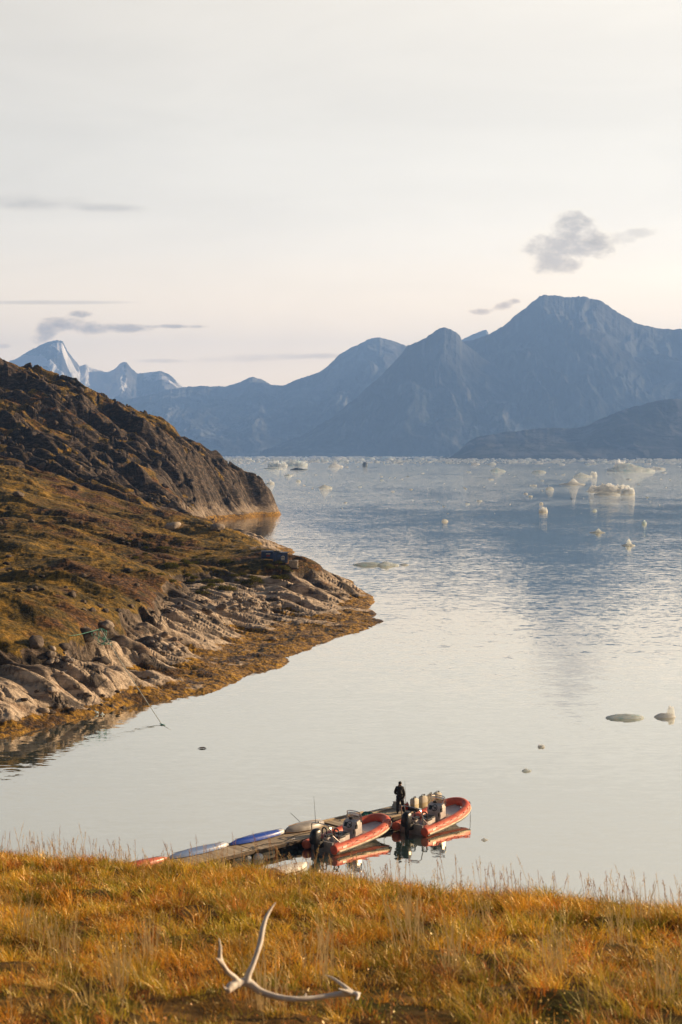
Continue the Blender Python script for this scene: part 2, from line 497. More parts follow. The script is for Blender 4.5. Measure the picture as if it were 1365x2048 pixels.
# ------------------------------------------------------------------ headland terrain (left shore)
SHORE = [(-420, 1640), (-250, 1570), (-120, 1518), (0, 1473), (80, 1455), (150, 1437), (230, 1415), (300, 1402), (350, 1394), (400, 1387), (440, 1374),
         (480, 1360), (510, 1340), (545, 1333), (575, 1322), (605, 1302), (640, 1284), (690, 1268), (730, 1256), (762, 1240), (752, 1228),
         (735, 1215), (745, 1197), (722, 1183), (700, 1165)]
CTRL = [  # px, py, distance
    (-420, 640, 500), (-200, 668, 490), (0, 727, 480), (60, 742, 480), (130, 774, 480), (200, 798, 480), (270, 828, 478), (340, 862, 478), (400, 900, 478), (432, 922, 480),
    (455, 938, 482), (480, 957, 484), (520, 978, 488), (543, 995, 491),
    (-420, 800, 430), (-200, 840, 420), (0, 850, 420), (-420, 900, 350), (-200, 925, 340), (0, 935, 315),
    (90, 830, 440), (150, 870, 430), (150, 940, 385), (150, 978, 300), (250, 905, 440), (250, 985, 395), (250, 1012, 330), (330, 1015, 380), (330, 905, 455), (330, 960, 430),
    (400, 935, 462), (390, 985, 446), (430, 1000, 462), (480, 1000, 476), (515, 1008, 485), (400, 1030, 448),
    (-420, 1470, 100), (-420, 1360, 112), (-420, 1260, 127), (-420, 1190, 150), (-420, 1080, 210), (-420, 990, 262),
    (-200, 1420, 106), (-200, 1340, 114), (-200, 1240, 128), (-200, 1165, 155), (-200, 1060, 215), (-200, 980, 262),
    (0, 1385, 112), (0, 1320, 119), (0, 1230, 130), (0, 1205, 137), (0, 1160, 155), (0, 1100, 182), (0, 1040, 218), (0, 985, 260),
    (150, 1360, 119), (150, 1290, 128), (150, 1232, 138), (150, 1205, 145), (150, 1165, 161), (150, 1110, 188), (150, 1060, 220), (150, 1012, 262),
    (300, 1340, 132), (300, 1280, 142), (300, 1225, 153), (300, 1165, 177), (300, 1110, 212), (300, 1072, 248), (300, 1042, 290),
    (400, 1315, 146), (400, 1240, 164), (400, 1180, 190), (400, 1130, 215), (400, 1090, 245), (400, 1062, 285), (430, 1052, 325),
    (500, 1290, 156), (500, 1220, 176), (500, 1165, 198), (500, 1110, 225), (490, 1080, 262), (500, 1082, 295),
    (575, 1255, 169), (575, 1190, 192), (575, 1140, 203), (570, 1122, 212), (615, 1130, 209),
    (640, 1228, 183), (640, 1180, 201), (640, 1146, 213), (690, 1225, 186), (690, 1187, 202), (680, 1163, 216), (730, 1235, 184),
]
ZERO = [(555, 493), (500, 466), (450, 456), (415, 440), (545, 338), (575, 290), (605, 266), (640, 252), (700, 236), (505, 350), (470, 372), (435, 402), (418, 420),
        (540, 512), (500, 545), (430, 585), (300, 640), (0, 700)]
DEEP = [(-420, 84, -1.8), (-200, 90, -1.8), (0, 97, -1.6), (150, 104, -1.6), (300, 113, -1.6), (450, 122, -1.6), (600, 135, -1.8), (700, 150, -2), (800, 165, -2.2), (850, 185, -3), (830, 215, -3),
        (760, 255, -3), (680, 290, -3), (620, 335, -3), (510, 410, -1.6), (560, 440, -3), (640, 500, -5), (620, 560, -5), (560, 620, -5), (470, 700, -5), (470, 425, -1.2),
        (850, 150, -4), (900, 300, -6), (800, 400, -6)]
BACK = [(60, 500, 43), (130, 500, 38), (200, 500, 34), (270, 500, 28.5), (340, 498, 23), (400, 498, 17), (435, 499, 13), (465, 500, 9.5), (500, 502, 5.5), (530, 501, 2.5), (0, 540, 46), (-200, 560, 55), (-420, 560, 60), (200, 530, 30), (350, 525, 15), (450, 522, 5), (0, 620, 20), (-420, 640, 40)]


def tps_fit(pts, z, lam=0.02):
    n = len(pts)
    S = 100.0
    p = pts / S
    d = np.hypot(p[:, None, 0] - p[None, :, 0], p[:, None, 1] - p[None, :, 1])
    K = np.where(d > 0, d * d * np.log(d + 1e-12), 0) + lam * 1e-2 * np.eye(n)
    Pm = np.column_stack([np.ones(n), p])
    A = np.zeros((n + 3, n + 3)); A[:n, :n] = K; A[:n, n:] = Pm; A[n:, :n] = Pm.T
    w = np.linalg.solve(A, np.concatenate([z, np.zeros(3)]))
    def ev(x, y):
        sh = x.shape
        q = np.stack([x.ravel(), y.ravel()], 1) / S
        out = np.empty(len(q))
        for i in range(0, len(q), 40000):
            qq = q[i:i + 40000]
            dd = (qq[:, None, 0] - p[None, :, 0]) ** 2 + (qq[:, None, 1] - p[None, :, 1]) ** 2
            kk = 0.5 * dd * np.log(dd + 1e-12)
            out[i:i + 40000] = kk @ w[:n] + w[n] + qq @ w[n + 1:]
        return out.reshape(sh)
    return ev


def build_tps():
    pts, z = [], []
    for px, py in SHORE:
        p = P(px, py); pts.append((p.x, p.y)); z.append(0.0)
    for px, py, d in CTRL:
        p = PD(px, py, d); pts.append((p.x, p.y)); z.append(p.z)
    for px, d in ZERO:
        pts.append(((px - CX) / F * d, d)); z.append(0.0)
    for px, d, h in DEEP:
        pts.append(((px - CX) / F * d, d)); z.append(h)
    for px, d, h in BACK:
        pts.append(((px - CX) / F * d, d)); z.append(h)
    return tps_fit(np.array(pts, float), np.array(z, float))


TPS = build_tps()


def saw(x, y, ang, per, warp, seed, sharp=0.8):
    """ledges: rise gently towards +v, then drop; v is the direction across the strata"""
    c, s = math.cos(ang), math.sin(ang)
    u = x * c + y * s
    v = -x * s + y * c
    w = v / per + fbm(u / (per * 3.2), v / (per * 1.6), 4, 0.55, seed) * warp
    f = w - np.floor(w)
    # cliff (steep) for the first part as one walks away, then a gentle back slope
    cl = 1 - sharp
    h = np.where(f < cl, f / cl, 1 - (f - cl) / sharp)
    return h, np.floor(w)


def ground_h(x, y, want_mask=False):
    """height of the left headland at world (x, y) -> z and masks"""
    base = TPS(x, y).astype(np.float64)
    base = np.where(base < 0, base, base)
    far = sstep(300, 400, y)                               # 0 near slope, 1 the rocky hill
    up = sstep(0.2, 6.0, base)
    z = base.copy()
    # ---- rocky hill: stacked ledges, rounded outcrops, cracks
    s1, i1 = saw(x, y, -0.32, 21.0, 1.25, 5, 0.74)
    s2, i2 = saw(x, y, -0.18, 8.0, 1.1, 15, 0.72)
    s3, i3 = saw(x, y, -0.5, 2.7, 1.0, 25, 0.7)
    gate = sstep(-0.25, 0.35, fbm(x / 30, y / 30, 3, 0.5, 77))
    f1, f2, idn = worley(x / 7.5 + fbm(x / 9, y / 9, 2, .5, 3) * .5, y / 5.0 + fbm(x / 9, y / 9, 2, .5, 4) * .5, 3)
    lob = sstep(0.0, 0.3, f2 - f1)
    g1, g2, idn2 = worley(x / 2.6 + fbm(x / 4, y / 4, 2, .5, 13) * .5, y / 1.9, 33)
    lob2 = sstep(0.0, 0.3, g2 - g1)
    rough = fbm(x / 5.0, y / 5.0, 5, 0.58, 41)
    h1, h2, hid = worley((x * 0.95 + y * 0.3) / 4.2 + fbm(x / 3, y / 3, 3, .5, 23) * .5, (y - x * 0.3) / 2.4 + fbm(x / 3, y / 3, 3, .5, 24) * .5, 43)
    crack = np.exp(-((h2 - h1) / 0.07) ** 2)
    crack1 = np.exp(-((f2 - f1) / 0.06) ** 2)
    rr_ = fbm(x / 6.0, y / 3.5, 6, 0.62, 44, ridged=True)
    s4, _ = saw(x, y, -0.28, 12.0, 1.5, 35, 0.68)
    rgate = sstep(-0.1, 0.45, fbm(x / 12 + 3, y / 9, 3, 0.5, 46))
    hillrel = ((s1 - 0.5) * 4.6 + (s4 - 0.5) * 3.0 + (s2 - 0.5) * 1.7 * gate + (s3 - 0.5) * 0.55 * rgate + fbm(x / 16, y / 16, 3, 0.5, 42) * 2.0 + (idn - 0.5) * 1.6 * gate
               + (hid - 0.5) * 0.8 * rgate - crack * 0.7 * rgate - crack1 * 1.6 * gate + rr_ * 0.9 * rgate + rr_ * 0.2 + rough * 0.25)
    z = z + far * sstep(-0.5, 6.0, base) * hillrel * (0.95 - 0.25 * sstep(-50, -28, x))
    # ---- near slope: mossy swells; granite whalebacks by the water running down to the right
    m1, _ = saw(x, y, -0.5, 16.0, 1.1, 55, 0.6)
    m2, _ = saw(x, y, -0.3, 5.0, 1.0, 65, 0.65)
    sw = fbm(x / 22, y / 22, 3, 0.5, 81) * 1.7 + (m1 - 0.5) * 1.5 + (m2 - 0.5) * 0.55 * gate + fbm(x / 3.0, y / 3.0, 4, 0.55, 91) * 0.35
    sw = sw + (lob2 - 0.6) * 0.25 * sstep(0.0, 0.4, fbm(x / 12, y / 12, 2, .5, 7))
    nearm = (1 - far)
    lim = 3.7 + 0.7 * fbm(x / 11, y / 11, 3, 0.5, 221) - 0.5 * sstep(-10, 2, x) + 0.9 * sstep(-25, -36, x)
    turf = sstep(-0.12, 0.25, base + fbm(x / 3, y / 3, 3, 0.5, 222) * 0.5 - lim)
    z = z + nearm * sstep(2.2, 6.0, base) * sw
    # granite whalebacks: long smooth backs along u, split by cracks and steps
    ang = -0.5
    c, s = math.cos(ang), math.sin(ang)
    u = x * c + y * s
    v = -x * s + y * c
    vw = v + fbm(u / 14, v / 6, 3, 0.5, 101) * 2.2
    sl, si = saw(x, y, ang + 0.1 , 7.0, 1.9, 111, 0.62); sl = sl * sl * (3 - 2 * sl)
    sl2, _ = saw(x, y, ang - 0.06, 1.7, 0.9, 121, 0.7)
    wb = fbm(u / 16, vw / 3.4, 3, 0.5, 131, billow=True)
    cr = np.abs(fbm(u / 9, vw / 1.6, 3, 0.55, 141))
    cr2 = np.abs(fbm(u / 3.0 + 5, v / 4.0, 3, 0.5, 143))
    slab = (sl - 0.5) * (1.0 + 1.2 * fbm(x / 13, y / 13, 2, .5, 147)) + (sl2 - 0.5) * 0.10 - wb * 0.55 - 0.32 * np.exp(-(cr / 0.035) ** 2) + fbm(u / 4.5, v / 0.9, 4, 0.55, 145) * 0.10
    sz = sstep(0.1, 1.6, base) * (1 - 0.85 * turf)
    z = z + nearm * sz * slab
    z = z + nearm * turf * 0.75 * sstep(9, 4.5, base) - nearm * 0.5 * np.exp(-((base - lim + 0.35) / 0.35) ** 2) * sstep(-8, -22, x)
    # seaweed hummocks between the tide marks
    z = z + nearm * 0.16 * np.exp(-((base - 0.05) / 0.35) ** 2)
    kz = sstep(-0.6, 0.15, z) * sstep(2.0, 0.6, z) * nearm
    z = z + kz * (fbm(x / 1.3, y / 1.3, 4, 0.6, 161) * 0.26 + fbm(x / 6, y / 6, 2, 0.5, 171) * 0.35)
    if want_mask:
        return z, base, far, turf
    return z


def build_headland():
    # columns fan out from the viewpoint's side so the far part is no denser than the near part
    ncol = 1080
    px = np.linspace(-330, 830, ncol)
    def rows(d0, d1, step):
        out = [d0]
        while out[-1] < d1:
            out.append(out[-1] * (1 + step))
        return out
    ds = np.array(rows(96, 215, 0.00125) + rows(215.4, 330, 0.00135)[0:] + rows(330.6, 500, 0.00085) + rows(500.6, 640, 0.006))
    D = ds[:, None]
    X = (px[None, :] - CX) / F * D
    Y = D + 0 * X
    Z, base, far, turf = ground_h(X, Y, True)
    Z = np.maximum(Z, -3.5)
    # slopes for the plant cover
    gy = np.gradient(Z, axis=0) / np.gradient(Y, axis=0)
    gx = np.gradient(Z, axis=1) / np.gradient(X, axis=1)
    slope = np.hypot(gx, gy)
    # smoothed slope (plants ignore cracks)
    def blur(a, n):
        k = np.ones(n) / n
        a = np.apply_along_axis(lambda r: np.convolve(r, k, 'same'), 0, a)
        return np.apply_along_axis(lambda r: np.convolve(r, k, 'same'), 1, a)
    sb = blur(np.minimum(slope, 2.5), 5)
    n1 = fbm(X / 14, Y / 14, 5, 0.6, 201)
    n2 = fbm(X / 3, Y / 3, 4, 0.6, 211)
    sbb = blur(np.minimum(slope, 2.2), 11)
    ca, sa = math.cos(-0.28), math.sin(-0.28)
    sbb = 0.5 * sbb + 0.5 * sb
    hm = sbb + n1 * 0.7 + n2 * 0.3 + 1.1 * fbm((X * ca + Y * sa) / 22, (-X * sa + Y * ca) / 4.5, 4, 0.55, 231) + 0.35 * sstep(-55, -25, X) - 0.3 * sstep(14, 40, base)
    q1, q2 = np.percentile(hm[(far > 0.5) & (base > 3) & (Y < 500)], [42, 60])
    hill_moss = sstep(q2, q1, hm)
    near_moss = sstep(0.62, 0.38, n1 + n2 * 0.5 + sstep(0.7, 1.3, sb) * 0.5)
    moss = far * hill_moss + (1 - far) * near_moss * turf
    kelp = sstep(1.05, 0.5, Z + n1 * 1.4 + n2 * 0.5 - (Z - base) * 0.0)
    kelp = np.where(far > 0.5, sstep(1.3, 0.7, Z + n2 * 0.5), kelp)
    gran = (1 - far) * (1 - sstep(5.5, 8, base)) * 0.95 + far * 0.0 + far * 0.40 * sstep(6, 2, base)
    limv = 3.7 + 0.7 * fbm(X / 11, Y / 11, 3, 0.5, 221) - 0.5 * sstep(-10, 2, X) + 0.9 * sstep(-25, -36, X)
    gran = np.clip(gran + (0.25 - 0.15 * far) * n1, 0, 1) * (1 - 0.9 * np.exp(-((base - limv - 0.05) / 0.5) ** 2)) * (1 - 0.8 * sstep(2.6, 4.0, base) * sstep(-18, -26, X) * (1 - far))
    V = np.stack([X, Y, Z], -1).reshape(-1, 3)
    # drop what lies deep under water
    q = grid_quads(*X.shape)
    keep = (Z.ravel()[q] > -0.6).any(1)
    q = q[keep]
    used, inv = np.unique(q, return_inverse=True)
    q = inv.reshape(-1, 4)

    m, t = mat_new("headland_ground")
    geo = t.n('ShaderNodeNewGeometry')
    pos = geo.outputs['Position']
    am = t.n('ShaderNodeAttribute', attribute_name='moss').outputs['Fac']
    ak = t.n('ShaderNodeAttribute', attribute_name='kelp').outputs['Fac']
    ag = t.n('ShaderNodeAttribute', attribute_name='granite').outputs['Fac']
    fine = t.noise(pos, 2.2, 8, 0.65)
    mid = t.noise(pos, 0.35, 6, 0.6)
    big = t.noise(pos, 0.06, 4, 0.55)
    rockn = t.noise(t.n('ShaderNodeMapping', {'Vector': pos, 'Rotation': (0, 0, 0.55), 'Scale': (0.6, 1.4, 1.3)}).outputs[0], 0.8, 10, 0.7, dist=0.3)
    lich = t.smooth(t.noise(pos, 1.1, 6, 0.7), 0.55, 0.68)
    grain = t.noise(t.n('ShaderNodeMapping', {'Vector': pos, 'Rotation': (0, 0, 0.5), 'Scale': (0.16, 1.3, 1.5)}).outputs[0], 1.1, 9, 0.68, dist=0.5)
    dark = t.ramp(rockn, [(0.38, (0.010, 0.008, 0.007)), (0.50, (0.042, 0.031, 0.025)), (0.60, (0.115, 0.084, 0.065)), (0.72, (0.27, 0.20, 0.155))])
    dark = t.mix(t.math('MULTIPLY', lich, 0.6), dark, (0.035, 0.033, 0.03, 1))
    pale = t.ramp(t.math('ADD', t.math('MULTIPLY', grain, 0.7), t.math('MULTIPLY', rockn, 0.3)), [(0.36, (0.08, 0.062, 0.052)), (0.45, (0.36, 0.28, 0.215)), (0.54, (0.60, 0.48, 0.37)), (0.7, (0.74, 0.62, 0.49))])
    rust = t.smooth(t.noise(t.n('ShaderNodeMapping', {'Vector': pos, 'Rotation': (0, 0, 0.55), 'Scale': (0.3, 1.2, 1)}).outputs[0], 0.6, 5, 0.6), 0.55, 0.7)
    pale = t.mix(t.math('MULTIPLY', rust, 0.55), pale, (0.30, 0.16, 0.08, 1))
    pale = t.mix(t.smooth(mid, 0.53, 0.63), pale, (0.085, 0.070, 0.062, 1))
    rock = t.mix(ag, dark, pale)
    # plant cover: olive, ochre, rust and dark heather in patches
    mossc = t.ramp(t.math('ADD', t.math('MULTIPLY', mid, 0.55), t.math('MULTIPLY', fine, 0.45)),
                   [(0.34, (0.016, 0.012, 0.006)), (0.43, (0.05, 0.038, 0.010)), (0.5, (0.14, 0.09, 0.017)), (0.57, (0.29, 0.17, 0.024)), (0.68, (0.50, 0.28, 0.05))])
    heath = t.ramp(fine, [(0.34, (0.016, 0.009, 0.007)), (0.5, (0.075, 0.038, 0.016)), (0.66, (0.24, 0.11, 0.035))])
    mossc = t.mix(t.smooth(t.math('ADD', t.math('MULTIPLY', big, 0.6), t.math('MULTIPLY', mid, 0.4)), 0.50, 0.58), mossc, heath)
    edge = t.math('ADD', am, t.math('MULTIPLY', t.math('SUBTRACT', t.math('ADD', t.math('MULTIPLY', fine, .5), t.math('MULTIPLY', mid, .5)), 0.5), 1.7))
    c = t.mix(t.smooth(edge, 0.4, 0.6), rock, mossc)
    kelpc = t.ramp(fine, [(0.28, (0.018, 0.010, 0.004)), (0.42, (0.07, 0.036, 0.005)), (0.53, (0.30, 0.155, 0.010)), (0.70, (0.58, 0.33, 0.03))])
    kelpc = t.mix(t.smooth(mid, 0.50, 0.62), kelpc, t.mix(1.0, kelpc, (0.30, 0.26, 0.3, 1), 'MULTIPLY'))
    kedge = t.math('ADD', ak, t.math('MULTIPLY', t.math('SUBTRACT', fine, 0.5), 1.8))
    kf = t.smooth(kedge, 0.4, 0.6)
    c = t.mix(kf, c, kelpc)
    hsum = t.math('ADD', t.math('MULTIPLY', rockn, 0.6), t.math('MULTIPLY', fine, 0.5))
    bp = t.n('ShaderNodeBump', {'Height': hsum, 'Strength': 1.0, 'Distance': 0.6})
    b = t.n('ShaderNodeBsdfPrincipled', {'Base Color': c, 'Roughness': t.math('SUBTRACT', 0.85, t.math('MULTIPLY', kf, 0.3)), 'Specular IOR Level': 0.25, 'Normal': bp.outputs[0]})
    mat_out(t, b.outputs[0])
    o = mesh_np("headland_terrain", V[used], quads=q, mat=m)
    attr(o, 'moss', moss.ravel()[used])
    attr(o, 'kelp', kelp.ravel()[used])
    attr(o, 'granite', gran.ravel()[used])
    tag(o, "rocky mossy headland with pale granite slabs and orange seaweed shore", kind="structure")
    return o


build_headland()

# ------------------------------------------------------------------ mesh building kit
class MB:
    def __init__(s):
        s.v = []; s.f = []

    def add(s, vs, fs, M=None):
        b = len(s.v)
        if M is not None:
            vs = [M @ Vector(v) for v in vs]
        s.v += [tuple(v) for v in vs]
        s.f += [tuple(i + b for i in f) for f in fs]
        return s

    def box(s, c, d, M=None, taper=1.0, bev=0.0):
        """box centred at c with size d; bev cuts its edges"""
        bm = bmesh.new()
        bmesh.ops.create_cube(bm, size=1.0)
        for v in bm.verts:
            k = taper if v.co.z > 0 else 1.0
            v.co = Vector((v.co.x * d[0] * k, v.co.y * d[1] * k, v.co.z * d[2]))
        if bev:
            bmesh.ops.bevel(bm, geom=bm.edges[:], offset=bev, segments=2, profile=0.6, affect='EDGES')
        for v in bm.verts: v.co += Vector(c)
        bm.verts.index_update()
        s.add([v.co.copy() for v in bm.verts], [[v.index for v in f.verts] for f in bm.faces], M)
        bm.free()
        return s

    def tube(s, path, rad, n=8, closed=False, flat=(1.0, 1.0), caps=True, up=(0, 0, 1), M=None):
        path = [Vector(p) for p in path]
        if not hasattr(rad, '__len__'): rad = [rad] * len(path)
        N = len(path)
        vs, fs = [], []
        for i, p in enumerate(path):
            a = path[(i - 1) % N] if (closed or i > 0) else p
            b = path[(i + 1) % N] if (closed or i < N - 1) else p
            t = (b - a).normalized()
            upv = Vector(up)
            if abs(t.dot(upv)) > 0.97: upv = Vector((0.0, 1.0, 0.05))
            sd = t.cross(upv).normalized()
            w = sd.cross(t).normalized()
            for k in range(n):
                an = 2 * math.pi * k / n
                vs.append(p + sd * math.cos(an) * rad[i] * flat[0] + w * math.sin(an) * rad[i] * flat[1])
        for i in range(N if closed else N - 1):
            j = (i + 1) % N
            for k in range(n):
                k2 = (k + 1) % n
                fs.append((i * n + k, i * n + k2, j * n + k2, j * n + k))
        if caps and not closed:
            fs.append(tuple(range(n - 1, -1, -1)))
            fs.append(tuple((N - 1) * n + k for k in range(n)))
        return s.add(vs, fs, M)

    def cyl(s, a, b, r, n=10, r2=None):
        return s.tube([a, b], [r, r if r2 is None else r2], n)

    def lathe(s, prof, n=16, c=(0, 0, 0), M=None):
        vs, fs = [], []
        for r, z in prof:
            for k in range(n):
                an = 2 * math.pi * k / n
                vs.append((c[0] + r * math.cos(an), c[1] + r * math.sin(an), c[2] + z))
        for i in range(len(prof) - 1):
            for k in range(n):
                k2 = (k + 1) % n
                fs.append((i * n + k, i * n + k2, (i + 1) * n + k2, (i + 1) * n + k))
        fs.append(tuple(range(n - 1, -1, -1)))
        fs.append(tuple((len(prof) - 1) * n + k for k in range(n)))
        return s.add(vs, fs, M)

    def torus(s, c, R_, r, M=None, n=24, m=8):
        path = [(c[0] + R_ * math.cos(2 * math.pi * i / n), c[1] + R_ * math.sin(2 * math.pi * i / n), c[2]) for i in range(n)]
        return s.tube(path, r, m, closed=True, M=M)

    def build(s, name, mat, parent=None, smooth=True, angle=40):
        me = bpy.data.meshes.new(name)
        me.from_pydata(s.v, [], s.f)
        me.validate()
        bm = bmesh.new(); bm.from_mesh(me)
        bmesh.ops.recalc_face_normals(bm, faces=bm.faces[:])
        if smooth:
            for e in bm.edges:
                if len(e.link_faces) == 2 and e.calc_face_angle(0) > math.radians(angle): e.smooth = False
            for f in bm.faces: f.smooth = True
        bm.to_mesh(me); bm.free()
        me.materials.append(mat)
        return link(bpy.data.objects.new(name, me), parent)


def spline(pts, n=8):
    pts = [Vector(p) for p in pts]
    out = []
    for i in range(len(pts) - 1):
        p0 = pts[max(i - 1, 0)]; p1 = pts[i]; p2 = pts[i + 1]; p3 = pts[min(i + 2, len(pts) - 1)]
        for k in range(n):
            t = k / n
            out.append(0.5 * ((2 * p1) + (p2 - p0) * t + (2 * p0 - 5 * p1 + 4 * p2 - p3) * t * t + (3 * p1 - p0 - 3 * p2 + p3) * t ** 3))
    out.append(pts[-1])
    return out


def interp_list(vals, n):
    m = (len(vals) - 1) * n + 1
    return list(np.interp(np.linspace(0, len(vals) - 1, m), range(len(vals)), vals))


def empty(name, loc, rz=0.0, label=None, cat=None, group=None):
    o = bpy.data.objects.new(name, None)
    o.location = loc
    o.rotation_euler = (0, 0, rz)
    link(o)
    return tag(o, label, cat, group)


def copy_tree(o, parent=None):
    c = o.copy()
    SC.collection.objects.link(c)
    c.parent = parent
    for ch in [x for x in SC.objects if x.parent == o]:
        copy_tree(ch, c)
    return c


M_ = {}
def worn_red():
    m, t = mat_new("red_rubber")
    tc = t.n('ShaderNodeTexCoord').outputs['Object']
    n1 = t.noise(tc, 1.6, 5, 0.6)
    n2 = t.noise(t.n('ShaderNodeMapping', {'Vector': tc, 'Scale': (0.5, 2, 2)}).outputs[0], 9, 6, 0.7)
    c = t.mix(t.smooth(n1, 0.35, 0.65), (0.55, 0.075, 0.04, 1), (0.66, 0.16, 0.09, 1))
    c = t.mix(t.math('MULTIPLY', t.smooth(n2, 0.55, 0.72), 0.5), c, (0.62, 0.30, 0.20, 1))
    c = t.mix(t.math('MULTIPLY', t.smooth(n2, 0.42, 0.30), 0.5), c, (0.22, 0.05, 0.03, 1))
    mat_out(t, t.n('ShaderNodeBsdfPrincipled', {'Base Color': c, 'Roughness': t.math('ADD', 0.38, t.math('MULTIPLY', n2, 0.3))}).outputs[0])
    return m


M_['red_rubber'] = worn_red()
M_['red_dark'] = simple_mat("worn_red_rubber", (0.36, 0.07, 0.045), 0.6, var=0.3, scale=5)
M_['cream_rubber'] = simple_mat("cream_rubber", (0.62, 0.50, 0.36), 0.6, var=0.25, scale=5)
M_['black_rubber'] = simple_mat("black_rubber", (0.018, 0.017, 0.018), 0.6)
M_['black_gloss'] = simple_mat("black_cowl", (0.010, 0.011, 0.015), 0.35, var=0.1)
M_['white_grp'] = simple_mat("white_fibreglass", (0.66, 0.60, 0.58), 0.35, var=0.12, scale=3)
M_['grey_grp'] = simple_mat("grey_fibreglass", (0.34, 0.31, 0.30), 0.5, var=0.2, scale=3)
M_['cushion'] = simple_mat("black_cushion", (0.022, 0.022, 0.026), 0.5)
M_['steel'] = simple_mat("stainless_steel", (0.62, 0.58, 0.54), 0.22, metal=1.0, var=0.1)
M_['rope_dark'] = simple_mat("dark_rope", (0.05, 0.045, 0.04), 0.9)
M_['rope_red'] = simple_mat("red_rope", (0.50, 0.12, 0.07), 0.8)
M_['rope_green'] = simple_mat("green_rope", (0.10, 0.32, 0.26), 0.8, var=0.3)
M_['rope_pale'] = simple_mat("pale_rope", (0.62, 0.66, 0.58), 0.8, var=0.2)
M_['decal'] = simple_mat("pale_decal", (0.7, 0.66, 0.6), 0.5)
M_['screen'] = simple_mat("dark_screen", (0.02, 0.03, 0.035), 0.15)
m_, t_ = mat_new("clear_perspex")
g_ = t_.n('ShaderNodeBsdfGlossy', {'Color': (1, 1, 1, 1), 'Roughness': 0.05})
tr_ = t_.n('ShaderNodeBsdfTransparent', {'Color': (0.62, 0.6, 0.58, 1)})
mat_out(t_, t_.n('ShaderNodeMixShader', {0: 0.4, 1: tr_.outputs[0], 2: g_.outputs[0]}).outputs[0])
M_['perspex'] = m_


# ------------------------------------------------------------------ rigid inflatable boats
def boat_center(sgn_from=-1):
    """centre line of the collar from the starboard stern round the bow to the port stern"""
    half = [(-0.28, 0.93, 0.36), (0.0, 0.94, 0.36), (1.0, 0.96, 0.37), (2.0, 0.97, 0.40), (3.0, 0.96, 0.46), (3.8, 0.88, 0.55), (4.4, 0.70, 0.65), (4.78, 0.40, 0.73), (4.92, 0.0, 0.76)]
    pts = [(x, -y, z) for x, y, z in half] + [(x, y, z) for x, y, z in reversed(half[:-1])]
    return spline(pts, 7)


